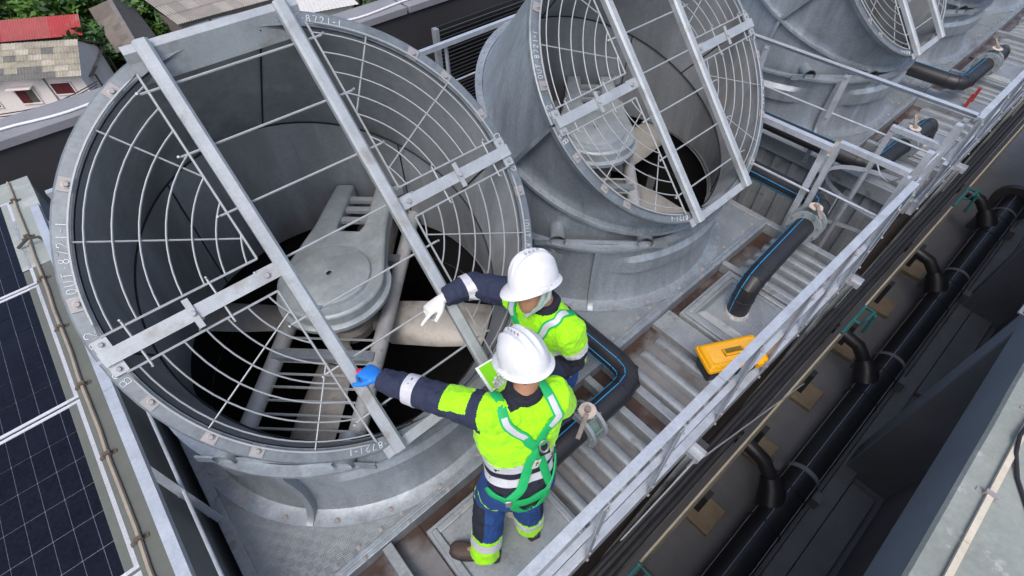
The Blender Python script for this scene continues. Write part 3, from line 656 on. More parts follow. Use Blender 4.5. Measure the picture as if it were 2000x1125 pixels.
MB().beam((5.42, .40, .82), (5.42, .86, .82), .05, .045).build('gate_rail', galv_rail, g2)
for y in (.42, .84): MB().beam((5.42, y, -1.2), (5.42, y, .79), .045, .045, up=(0, 1, 0)).build('gate_post', galv_rail, g2)
MB().tube([(5.42, .84, .5), (5.3, .7, .42), (5.2, .6, .45), (5.1, .5, .6)], .007, 5).build('latch_chain', galv_rail, g2)
# gap floor grating/bridge far below is the roof floor; rods across
rd = MB().tube([(4.5, .55, -.25), (5.75, .55, -.25)], .011, 6).build('tie_rod', galv_rail); tag(rd, 'thin tie rod spanning the ladder gap below deck level', 'rod')

# ------------------------------------------------------------------ feed pipes with valves
def elbow_path(pts, rad, seg=3):
    pts = [V(p) for p in pts]; out = [pts[0]]
    for a, b, c_ in zip(pts, pts[1:], pts[2:]):
        d0 = (a-b).normalized(); d1 = (c_-b).normalized(); p0 = b+d0*rad; p1 = b+d1*rad
        for k in range(seg+1):
            f = k/seg; out.append((p0*(1-f)**2+b*2*f*(1-f)+p1*f*f))
    out.append(pts[-1]); return out
def offset_path(path, ang, r):
    out = []; pu = V((0, 0, 1))
    for i, p in enumerate(path):
        d, sd, u = frame(path[min(i+1, len(path)-1)]-path[max(i-1, 0)], pu); pu = u; out.append(p+sd*cos(ang)*r+u*sin(ang)*r)
    return out
def stripes(path, r, angs, parent, m=hdpe_blue, w=.0045):
    for a in angs: MB().tube(offset_path(path, a, r-.001), w, 5).build('stripe', m, parent)
def feed_pipe(pts, label, valve_at, vdir, sup=None, r=.087):
    P = elbow_path(pts, .17, 3); t = thing('feed_pipe', P[0], label, 'pipe', 'black water pipes feeding the tower basins')
    b = MB().tube(P, r, 20).build('pipe_body', hdpe, t, 28)
    stripes(P, r, [R(q) for q in (20, 70, 115, 160)], b)
    for i in range(1, len(P)-1):
        wr = MB()
        d = (P[i+1]-P[i-1]).normalized(); _, s_, u_ = frame(d)
        wr.tube([P[i]+(s_*cos(2*PI*k/20)+u_*sin(2*PI*k/20))*(r+.001) for k in range(20)], .0045, 5, closed=True); wr.build('weld_bead', hdpe, b)
    MB().lathe([(r+.004, -.02), (r+.018, -.015), (r+.02, .005), (r+.004, .05), (r-.01, .055)], 24, c=P[0]).build('sealant_collar', mat('flaking_sealant', (.5, .47, .46), .9, 0, .5, 30), t)
    # butterfly valve
    vp = V(valve_at); d, s_, u_ = frame(vdir); v = thing('pipe_valve', vp-V((0, 0, .2)), 'x', 'valve', 'butterfly valves on the black pipes')
    for q in (-.055, .055):
        rings = [[vp+d*(q+z)+(s_*cos(2*PI*k/28)+u_*sin(2*PI*k/28))*rr for k in range(28)] for z, rr in ((-.012, r+.002), (-.012, r+.062), (.012, r+.062), (.012, r+.002))]
        MB().loft(rings, caps=False).build('flange', flange_grey, v)
    body = MB(); body.loft([[vp+d*z+(s_*cos(2*PI*k/16)+u_*sin(2*PI*k/16))*rr for k in range(16)] for z, rr in ((-.035, r+.02), (-.03, r+.035), (.03, r+.035), (.035, r+.02))]); body.tube([vp+u_*.10, vp+u_*.19], .032, 12); body.box(vp+u_*.125, (.07, .07, .05))
    body.build('valve_body', valve_green, v)
    for k in range(8):
        bo = MB()
        a = 2*PI*(k+.5)/8; q = vp+(s_*cos(a)+u_*sin(a))*(r+.04); bo.tube([q-d*.085, q+d*.085], .009, 6); bo.build('bolt', mat('green_bolts', (.2, .27, .25), .5, .3), v)
    di = MB(); di.tube([vp+u_*.188, vp+u_*.196], .058, 20)
    for k in range(9): a = R(100+16*k); di.box(vp+u_*.192+(d*cos(a)+s_*sin(a))*.06, (.008, .008, .008))
    di.build('notched_dial', dial, v)
    MB().prof(vp+u_*.212-d*.03+s_*.02, vp+u_*.225+d*-.2+s_*.10, [(-.014, -.006), (.014, -.006), (.014, .006), (-.014, .006)]).tube([vp+u_*.19, vp+u_*.222], .022, 10).build('lever', rusty, v)
    if sup:
        for q in sup:
            MB().beam(V(q)+V((0, 0, -.10)), V(q)+V((0, 0, PZ-r)), .035, .035, up=(0, 1, 0)).b2(V(q)+V((-.05, -.05, -.10)), V(q)+V((.05, .05, -.09))).build('support_leg', redsteel, t)
    return t, v
PZ = .27
t, v = feed_pipe([(.72, .86, .0), (.72, .86, PZ), (1.90, .86, PZ), (1.90, 4.2, PZ)], 'black blue-striped pipe running between workers and between the first two fans', (1.36, .86, PZ), (1, 0, 0), sup=[(1.0, .86, 0)])
v['label'] = 'green lever valve on the pipe beside the front worker'
t, v = feed_pipe([(3.17, .77, .02), (3.155, .775, .41), (4.66, .88, .30), (4.66, 4.2, .30)], 'black blue-striped pipe rising from the lid behind the toolbox', (4.25, .851, .330), (1, .07, -.073), sup=[(3.52, .83, 0)])
v['label'] = 'green lever valve near the handrail end by the ladder gap'
t, v = feed_pipe([(6.96, .75, .02), (6.96, .77, PZ), (5.62, .84, PZ), (5.62, 4.2, PZ)], 'black pipe on brackets along the corrugated wall top', (6.30, .80, PZ), (-1, .05, 0))
v['label'] = 'lever valve on the pipe past the ladder gap'
t, v = feed_pipe([(9.58, .84, .02), (9.58, .84, PZ), (8.10, .86, PZ), (8.10, 4.2, PZ)], 'black pipe between the two fans of the second tower', (8.95, .85, PZ), (-1, 0, 0), sup=[(8.20, .70, 0), (8.42, .70, 0)])
v['label'] = 'lever valve beside the red pipe supports'
for X, y, lb in ((5.62, 1.25, 'pale strap bracket over pipe nearest the ladder hoop'), (5.62, 2.15, 'pale strap bracket over pipe under the end handrail'), (8.10, 1.55, 'pale strap bracket over pipe beside the third fan')):
    br = thing('pipe_bracket', (X, y, 0), lb, 'bracket', 'strap brackets holding pipes')
    MB().loft([[V((X+.104*cos(PI*k/12), y+e, PZ+.104*sin(PI*k/12))) for k in range(13)] for e in (-.022, .022)], closed=False, caps=False).build('strap', mat('tan_strap', (.36, .30, .23), .7, .1), br)
    MB().b2((X-.13, y-.03, .06), (X-.098, y+.03, PZ)).build('foot', galv_rail, br); MB().b2((X+.098, y-.03, .017), (X+.13, y+.03, PZ)).build('foot', galv_rail, br)

# ------------------------------------------------------------------ louvre screen behind the near tower
lv = thing('louvre_screen', (4.6, 5.9, ROOF_Z), 'dark louvred screen of thin slats behind the back handrail', 'louvre')
LVX0, LVX1, LVY = 3.6, 5.3, 5.6
for X in (LVX0, LVX1): MB().b2((X-.03, LVY-.04, ROOF_Z), (X+.03, LVY+.04, .78)).build('louvre_post', galv_dull, lv)
MB().b2((LVX0, LVY+.06, ROOF_Z), (LVX1, LVY+.08, .76)).build('backing', seam, lv)
sm_ = MB().prof((LVX0+.03, 0, 0), (LVX1-.03, 0, 0), [(-.03, -.003), (.03, .02), (.03, .026), (-.03, .003)]).mesh('slat', mat('louvre_slat', (.12, .12, .125), .5, .3))
for k in range(34): inst(sm_, 'slat', (0, LVY, .72-k*.05), lv)
du = thing('vent_pipe', (5.3, 5.15, ROOF_Z), 'short galvanised vent pipe behind the second fan hood', 'pipe')
MB().tube([(5.62, 5.2, ROOF_Z), (5.62, 5.2, .85)], .12, 18).build('pipe_body', galv, du); MB().tube([(5.62, 5.2, .85), (5.62, 5.2, .98)], .15, 18).build('cap', galv_rail, du); MB().tube([(5.62, 5.2, .6), (5.62, 5.2, .63)], .135, 18).build('band', galv_rail, du)

# ------------------------------------------------------------------ trench on the right: struts, header pipe, pads, teal pipe, wall
def strut(X, label):
    t = thing('bracket_strut', (X, EY, ROOF_Z), label, 'strut', 'steel struts under the walkway edge')
    MB().prof((X, EY+.05, -.10), (X, EY-.13, -.10), [(-.05, -.03), (.05, -.03), (.05, .03), (.044, .03), (.044, -.024), (-.044, -.024), (-.044, .03), (-.05, .03)]).build('arm', galv_rail, t)
    MB().angle((X-.03, EY-.10, -.10), (X-.75, EY+.02, ROOF_Z+.3), .07, .06, up=(0, -1, 0)).build('brace', galv_dull, t)
    MB().beam((X+.10, EY-.07, -.12), (X+.10, EY-.02, ROOF_Z), .08, .07, up=(1, 0, 0)).build('column', mat('dark_column', (.05, .05, .055), .7, .2), t)
for X, l in ((1.95, 'channel strut under the walkway edge beside the toolbox'), (4.42, 'channel strut under the walkway edge at the tower corner'), (7.0, 'channel strut under the second tower near the ladder'), (-.4, 'channel strut under the walkway edge below the front worker'), (9.4, 'channel strut under the second tower far end')): strut(X, l)
tr = thing('side_pipe_rack', (5, .2, ROOF_Z), 'dark horizontal pipes and angle rails along the tower side', 'pipe rack')
for y, z, r_, m_ in ((.20, -.9, .035, hdpe), (.235, -.62, .03, hdpe), (.12, -1.75, .022, pale_conduit), (.25, -.36, .02, seam)): MB().tube([(-2, y, z), (XB1, y, z)], r_, 8).build('pipe', m_, tr)
MB().angle((-2, .16, -1.25), (XB1, .16, -1.25), .05, .05).build('angle_rail', mat('dark_column', (.05, .05, .055)), tr)
MB().beam((-2, .09, -1.9), (XB1, .09, -1.9), .03, .04).build('ledge_rail', mat('old_ledge', (.13, .125, .10), .8, 0, .3, 6), tr)
wr = MB().tube([(-.6, .30, -.9), (1.9, .24, -.12)], .006, 5).tube([(1.9, .23, -.14), (4.0, .05, -1.2)], .006, 5).build('stay_wire', galv_wire); tag(wr, 'thin stay wires strung below the walkway edge', 'wire')
HZ = -2.62; HY = -.55; HR = .195
hp = thing('header_pipe', (5, HY, ROOF_Z), 'thick black header pipe lying in the dark trench', 'pipe')
hb = MB().tube([(-1.5, HY, HZ), (11.4, HY, HZ)], HR, 24).build('pipe_body', hdpe, hp)
for a in (R(35), R(100), R(150)): MB().tube(offset_path([V((-1.5, HY, HZ)), V((11.4, HY, HZ))], a, HR-.001), .004, 5).build('stripe', hdpe_grey, hb)
hx = [1.2, 3.55, 5.9, 8.25, 10.4]
for i, X in enumerate(hx):
    br = MB().tube([(X-.22, HY+.02, HZ+.0), (X-.02, HY+.16, HZ+.14), (X+.04, HY+.26, HZ+.24)], [.17, .15, .11], 16).build('branch', hdpe, hp)
    MB().tube([(X+.03, HY+.24, HZ+.22), (X+.08, HY+.42, HZ+.36), (X+.09, HY+.66, HZ+.40), (X+.09, HY+.88, HZ+.40)], .085, 14).build('branch_riser', hdpe, hp)
    MB().loft([[V((X+.45+e, HY+(HR+.006)*cos(2*PI*k/24), HZ+(HR+.006)*sin(2*PI*k/24))) for k in range(25)] for e in (-.03, .03)], closed=False, caps=False).build('clamp_band', mat('grey_band', (.22, .22, .22), .6), hp)
    for s in (-1, 1): MB().b2((X+.38, HY+s*(HR+.07)-.05, ROOF_Z), (X+.52, HY+s*(HR+.07)+.05, HZ-.1)).build('clamp_foot', conc_dark, hp)
    for q in (.12, -.42): MB().tube([(X+q+.0, HY, HZ), (X+q+.03, HY, HZ)], HR+.006, 24).build('weld_bead', hdpe, hp)
ef = MB().tube([(11.4, HY, HZ), (11.45, HY, HZ)], .33, 24).tube([(11.47, HY, HZ), (11.52, HY, HZ)], .33, 24).build('end_flange', mat('dark_flange', (.08, .08, .08), .5), hp)
for i, X in enumerate([.55, 1.75, 2.95, 4.15, 5.35, 6.55, 7.75, 8.95]):
    t = thing('support_pad', (X, -.05, ROOF_Z), 'square tan pad under a column foot along the tower side', 'pad', 'tan pads along the tower side'); MB().b2((X-.2, -.20, ROOF_Z+.001), (X+.2, .12, ROOF_Z+.07)).build('pad_block', tan, t, bevel=.01); MB().b2((X-.06, .02, ROOF_Z+.072), (X+.06, .10, ROOF_Z+.5)).build('column_foot', mat('dark_column', (.05, .05, .055)), t)
for X, l in ((px(1245, 1100, -1.5).x, 'teal water pipe with tee below the walkway beside the front worker'), (px(1690, 600, -1.5).x, 'teal water pipe with tee below the strut at the tower corner'), (px(1885, 365, -1.5).x, 'teal water pipe with tee below the second tower')):
    t = thing('teal_pipe', (X, .05, ROOF_Z), l, 'pipe', 'teal pipes in the trench')
    MB().tube([(X-.6, .10, -1.5), (X, .10, -1.5), (X, .0, -1.5), (X, -.05, -1.55), (X-.02, -.06, -1.85)], .02, 10).build('pipe_run', teal, t); MB().tube([(X-.3, .10, -1.5), (X-.3, .02, -1.5), (X-.3, .0, -1.42), (X-.1, -.02, -1.40)], .016, 8).build('side_branch', teal, t)
    for q in ((X, .10, -1.5), (X, -.05, -1.55), (X-.3, .10, -1.5)): MB().ball(q, .026, 10, 6).build('joint', teal, t)
# concrete ledge and right wall
led = thing('concrete_ledge', (5, -1, ROOF_Z), 'grey concrete ledge with a long crack beside the header pipe', 'ledge')
MB().b2((-4, -1.02, ROOF_Z), (14, -.83, ROOF_Z+.1)).build('outer_kerb', conc, led, bevel=.01); MB().b2((-4, -.822, ROOF_Z), (14, -.77, ROOF_Z+.095)).build('inner_kerb', conc, led)
for x0_, x1_ in ((2.9, 4.6), (-1.2, 1.4), (6.5, 11)): MB().b2((x0_, -1.32, ROOF_Z), (x1_, -1.03, ROOF_Z+.085)).build('ledge_slab', conc, led, bevel=.008)
RY0 = -.853
rw = thing('parapet_wall', (4, -1.5, ROOF_Z), 'broad worn concrete parapet carrying a cream conduit opposite the handrail', 'wall')
MB().b2((-5, RY0-1.5, .05), (16, RY0, .575)).build('edge_beam', conc_face, rw)
nseg = 60; rings = []
for i in range(nseg+1):
    X = -5+21*i/nseg; w = .012*noise.noise(V((X*3, 1, 0)))
    rings.append([(X, RY0-.0+w+.004, .577), (X, RY0+w-.012, .60), (X, RY0-1.5, .60), (X, RY0-1.5, .577)])
worn = mat('worn_pale_coping', (.25, .275, .255), .85, 0, .2, 2.5, .1, 30, bump=.3, bs=18, stain=(.50, .27, .19), sa=-.12, ss=3.2, stain2=(.37, .385, .375))
MB().loft(rings).build('worn_coping', worn, rw, 50)
MB().b2((-5, RY0-1.5, ROOF_Z), (16, RY0-.55, .05)).build('wall_body', conc_dark, rw)
for X in (.9, 4.75, 8.6): MB().b2((X, RY0-.549, ROOF_Z), (X+.35, RY0-.03, .048)).build('pier', conc_dark, rw); MB().b2((X+.002, RY0-.029, ROOF_Z), (X+.348, RY0-.012, .047)).build('pier_lit_face', conc_face, rw)  # paler front plate and darker body colour in the lit and shaded sides
MB().beam((2.2, -.99, .617), (6, -.99, .617), .03, .022).beam((-2, -.99, .617), (2.196, -.99, .617), .03, .022).build('conduit', pale_conduit, rw)
for i in range(9): inst(MB().b2((-.012, -.06, 0), (.012, .06, .006)).b2((-.012, -.03, .006), (.012, .03, .042)).mesh('conduit_clamp', steel_bolt), 'conduit_clamp', (.34+i*.74, -.99, .60), rw)
MB().tube([(3.9, -1.06, .62), (3.3, -1.0, .64), (3.04, -.975, .645), (2.92, -1.0, .63), (2.78, -1.06, .61), (2.55, -1.2, .61), (2.2, -1.45, .61)], .011, 8).build('black_cable', hdpe, rw)
hd = thing('wall_handle', (4.4, -.9, .3), 'grey pipe handle on the parapet wall face', 'handle')
MB().tube([(4.95, RY0+.001, .42), (4.95, RY0+.09, .42), (4.55, RY0+.09, .30), (4.55, RY0+.001, .30)], .016, 8).build('handle_bar', galv_beam, hd)
# ------------------------------------------------------------------ toolbox
tA, tB, tC = px(1357, 676, .20), px(1468, 652, .20), px(1389, 729, .20)
ex = (tB-tA).normalized(); ex.z = 0; ex.normalize(); ey_ = V((-ex.y, ex.x, 0)); ey_ = -ey_ if ey_.dot(tC-tA) < 0 else ey_
LW, LH = .50, .245; tc = tA+ex*LW*.5+ey_*LH*.5; tc.z = -.008
tb = thing('toolbox', tc, 'black toolbox with bright yellow lid on the walkway', 'toolbox')
def trect(w, h, z, r_=.02):
    out = []
    for sx, sy, a0 in ((1, 1, 0), (-1, 1, 90), (-1, -1, 180), (1, -1, 270)):
        for k in range(4):
            a = R(a0+30*k); out.append(tc+ex*(sx*(w/2-r_)+r_*cos(a))+ey_*(sy*(h/2-r_)+r_*sin(a))+V((0, 0, z)))
    return out
MB().loft([trect(.40, .17, 0), trect(.405, .175, .005), trect(.455, .215, .175)]).build('box_body', black_pl, tb, 40)
ld = MB().loft([trect(.47, .228, .168), trect(.50, .245, .178), trect(.50, .245, .196), trect(.49, .236, .206), trect(.475, .222, .208), trect(.455, .20, .232), trect(.44, .19, .236), trect(.40, .155, .237), trect(.39, .145, .232)]).build('lid', yellow_pl, tb, 40)
MB().loft([trect(.39, .145, .2322), trect(.385, .14, .2335)]).build('lid_inset', mat('pale_yellow_inset', (.92, .46, .05), .42, 0, .05, 6), ld)
cc = tc+V((0, 0, .234)); m = MB()
q_ = lambda a, b, z=0: cc+ex*a+ey_*b+V((0, 0, z))
MB().loft([[q_(-.085, -.03), q_(.085, -.03), q_(.085, .035), q_(-.085, .035)], [q_(-.08, -.028, .004), q_(.08, -.028, .004), q_(.08, .033, .004), q_(-.08, .033, .004)]]).build('handle_well', mat('shaded_well_yellow', (.22, .13, .01), .6), ld)  # thin raised slab; the darker yellow paints the shade of a recess
m = MB(); m.tube([q_(-.075, -.02, .006), q_(-.075, .026, .012), q_(.075, .026, .012), q_(.075, -.02, .006)], .010, 8); m.build('carry_handle', yellow_pl, ld)
for s in (-.13, .168): MB().box(tc+ex*s+ey_*.128+V((0, 0, .172)), (.05, .02, .05), Matrix((ex, ey_, V((0, 0, 1)))).transposed()).build('latch', yellow_pl, ld)

# ------------------------------------------------------------------ people
def remesh(mb, voxel, smooth=4):
    me = mb.mesh('tmp', skin); o = bpy.data.objects.new('tmp', me); COL.objects.link(o)
    r_ = o.modifiers.new('r', 'REMESH'); r_.mode = 'VOXEL'; r_.voxel_size = voxel; r_.use_smooth_shade = True
    if smooth: s_ = o.modifiers.new('s', 'SMOOTH'); s_.iterations = smooth; s_.factor = .5
    dg = bpy.context.evaluated_depsgraph_get(); me2 = bpy.data.meshes.new_from_object(o.evaluated_get(dg)); bpy.data.objects.remove(o)
    me2.polygons.foreach_set('use_smooth', [True]*len(me2.polygons)); me2.materials.clear(); return me2
def place(me, name, mats, parent, classify=None):
    for m_ in mats: me.materials.append(m_)
    if classify:
        idx = [classify(p.center) for p in me.polygons]; me.polygons.foreach_set('material_index', idx)
    off = WL[parent]; me.transform(Matrix.Translation(-off)); me.name = name
    o = bpy.data.objects.new(name, me); COL.objects.link(o); o.parent = parent; WL[o] = off.copy(); return o
def wrinkle(me, amp, sc, fn=None):
    me.update(); ns = [v.normal.copy() for v in me.vertices]
    for v, n in zip(me.vertices, ns):
        q = v.co*sc; k = noise.noise(q)+.5*noise.noise(q*2.3)
        a = amp*(fn(v.co) if fn else 1); v.co += n*(abs(k)*-2+.5)*a
def ering(c, ax, ay, a, b, n=20, p=2.3):
    out = []
    for k in range(n):
        t_ = 2*PI*k/n; x_ = math.copysign(abs(cos(t_))**(2/p), cos(t_)); y_ = math.copysign(abs(sin(t_))**(2/p), sin(t_)); out.append(V(c)+V(ax)*a*x_+V(ay)*b*y_)
    return out
def segpar(p, a, b):
    d = b-a; t_ = max(0, min(1, (p-a).dot(d)/d.dot(d))); return t_, (p-(a+d*t_)).length
def glove(wrist, fdir, back, parent, m_, name, curl, side=1, thumb=(.3, .8, -.2), sc=1.0, point=False):
    """hand: palm from the wrist along fdir, back of hand = back; side=+1 thumb towards back x fdir"""
    f = V(fdir).normalized(); n = V(back); n = (n-f*n.dot(f)).normalized(); s = n.cross(f)*side; W_ = V(wrist); m = MB()
    m.loft([ering(W_+f*a*sc+n*0*sc, s, n, w*sc, h*sc, 16) for a, w, h in ((-.03, .029, .024), (.0, .030, .023), (.03, .038, .020), (.06, .044, .018), (.085, .044, .016), (.097, .040, .013))])
    for k, (off, L) in enumerate(((.030, .078), (.010, .086), (-.011, .080), (-.031, .064))):
        c_ = curl[k]; p = W_+(f*.088+s*off)*sc; a = R(8); pts = [W_+(f*.06+s*off*.9)*sc, p]; rr = [.0105*sc, .0105*sc]
        for j, fr in enumerate((.42, .33, .25)):
            a += c_*(.9 if j == 0 else 1.1); dirn = f*cos(a)-n*sin(a)+s*off*1.2; p = p+dirn.normalized()*L*fr*sc; pts.append(p); rr.append((.0098, .0088, .0074)[j]*sc)
        m.tube(pts, rr, 9)
    t0 = W_+(f*.025+s*.030-n*.004)*sc; td = (f*thumb[0]+s*thumb[1]+n*thumb[2]).normalized(); t2 = (td+f*.7).normalized()
    m.tube([W_+(f*.015+s*.012)*sc, t0, t0+td*.035*sc, t0+(td*.035+t2*.030)*sc, t0+(td*.035+t2*.055)*sc], [.013*sc, .0155*sc, .0125*sc, .0108*sc, .0085*sc], 9)
    return place(remesh(m, .0034, 2), name, [m_], parent)
def strap(bvh, pts, w, parent, name, mats, off=.008, n=24, centre=False):
    """webbing ribbon lying on the garment surface"""
    pts = [V(p) for p in pts]; dense = []
    for i in range(len(pts)-1):
        p0 = pts[max(i-1, 0)]; p1 = pts[i]; p2 = pts[i+1]; p3 = pts[min(i+2, len(pts)-1)]
        for k in range(n):
            t_ = k/n; dense.append(.5*((2*p1)+(p2-p0)*t_+(2*p0-5*p1+4*p2-p3)*t_*t_+(3*p1-p0-3*p2+p3)*t_**3))
    dense.append(pts[-1]); loc = []; nor = []
    for p in dense:
        l, nn, _, _ = bvh.find_nearest(p); loc.append(l); nor.append(nn)
    for _ in range(30):
        loc = [loc[0]]+[(loc[i-1]+loc[i]*2+loc[i+1])/4 for i in range(1, len(loc)-1)]+[loc[-1]]
        nor = [nor[0]]+[(nor[i-1]+nor[i]*2+nor[i+1]).normalized() for i in range(1, len(nor)-1)]+[nor[-1]]
    rings = []
    for i in range(len(loc)):
        d = (loc[min(i+1, len(loc)-1)]-loc[max(i-1, 0)]).normalized(); s_ = d.cross(nor[i]).normalized(); c_ = loc[i]+nor[i]*off
        rings.append([c_-s_*w*.5, c_-s_*w*.3+nor[i]*.003, c_+s_*w*.3+nor[i]*.003, c_+s_*w*.5, c_+s_*w*.5-nor[i]*.006, c_-s_*w*.5-nor[i]*.006])
    k = len(rings)
    mf = (lambda i, j: 1 if (j == 1 and centre[0]*k < i < centre[1]*k) else 0) if centre else None
    return MB().loft(rings, mf=mf).build(name, mats, parent, 50)
def helmet(c_, fwd, up, parent, name='hard_hat'):
    f = V(fwd).normalized(); u = V(up); u = (u-f*u.dot(f)).normalized(); s = f.cross(u); n = 64; m = 18; rings = []
    a, b, h = .132, .104, .138   # length, width, height
    def P(ph, th):
        x_ = cos(ph); y_ = sin(ph); rr = sin(th)**.86; zz = cos(th)
        q = V((a*x_*rr, b*y_*rr, h*max(zz, -.1)**1.0 if zz > 0 else 0)); bump = 0
        lat = abs(q.y)
        if zz > .22:
            k = min(1, (zz-.22)*4)*max(0, 1-(abs(q.x)/.125)**4)
            for c0 in (0, .034):
                e = (lat-c0)/.011; bump += .0115*math.exp(-e*e*1.6)*k
        return q*(1+bump/.13)
    for i in range(m+1):
        th = PI/2*(i/m); th = max(th, .015); rings.append([P(2*PI*k/n, th) for k in range(n)])
    def ext(q, e, dz):
        l = math.hypot(q.x, q.y); return V((q.x+q.x/l*e, q.y+q.y/l*e, q.z+dz))
    last = rings[-1]
    pk = lambda q: max(0, q.x/a)**2.2
    rings.append([ext(q, .001, -.018) for q in last]); base = rings[-1]
    rings.append([ext(q, .006+.004*pk(q), -.003) for q in base]); rings.append([ext(q, .013+.034*pk(q), -.006-.010*pk(q)) for q in base]); rings.append([ext(q, .015+.036*pk(q), -.011-.011*pk(q)) for q in base])
    rings.append([ext(q, .008+.03*pk(q), -.010-.006*pk(q)) for q in base]); rings.append([ext(q, -.006, -.004) for q in base])
    T = lambda q: V(c_)+f*q.x+s*-q.y+u*q.z
    hb = MB().loft([[T(q) for q in r_] for r_ in rings]).build(name, white_pl, parent, 60)
    mm = MB()
    for sy in (-1, 1): mm.box(T(V((.02, sy*(b+.010), -.012))), (.045, .022, .022), Matrix((f, s, u)).transposed())
    mm.build('strap_slot', white_pl, hb, bevel=.004)
    vv = MB()
    for k in range(4): vv.box(T(P(PI/2 if False else PI*.5, .0))+f*(.035-.022*k)+s*-.017+u*-.0005, (.014, .006, .006), Matrix((f, s, u)).transposed()@Matrix.Rotation(R(35), 3, 'Z'))
    vv.build('vent_slot', mat('grey_slot', (.35, .35, .37), .6), hb)
    rim = MB().tube([T(ext(q, .002, .002)) for q in base], .0028, 6, closed=True).build('rim_bead', white_pl, hb)
    return hb
def head(m, c_, fwd, up):
    f = V(fwd).normalized(); u = V(up); u = (u-f*u.dot(f)).normalized(); s = f.cross(u); Rm = Matrix((f, s, u)).transposed()
    T = lambda x_, y_, z_: V(c_)+f*x_+s*y_+u*z_
    m.ball(T(-.012, 0, .03), (.096, .076, .098), 24, 16, rot=Rm)            # skull
    m.loft([ering(T(x0, 0, z0), f, s, a_, b_, 20, 2.2) for z0, x0, a_, b_ in ((-.118, .050, .026, .026), (-.105, .046, .042, .040), (-.07, .028, .066, .056), (-.03, .014, .082, .066), (.03, .004, .09, .072))])
    m.tube([T(.088, 0, .025), T(.100, 0, -.005), T(.114, 0, -.030), T(.098, 0, -.040)], [.009, .011, .014, .010], 8)  # nose
    for q in (-1, 1):
        m.ball(T(.072, q*.032, .022), (.02, .026, .008), 10, 6, rot=Rm)     # brow
        m.ball(T(.066, q*.036, -.028), (.022, .022, .018), 10, 6, rot=Rm)   # cheek
        m.ball(T(-.012, q*.078, -.010), (.020, .009, .031), 10, 8, rot=Rm)  # ear
        m.ball(T(.090, q*.010, -.042), .009, 8, 6)
    m.ball(T(.088, 0, -.066), (.010, .024, .006), 10, 6, rot=Rm); m.ball(T(.086, 0, -.076), (.010, .020, .007), 10, 6, rot=Rm)   # lips
    m.ball(T(.074, 0, -.106), (.016, .02, .014), 10, 6, rot=Rm)             # chin
    return T
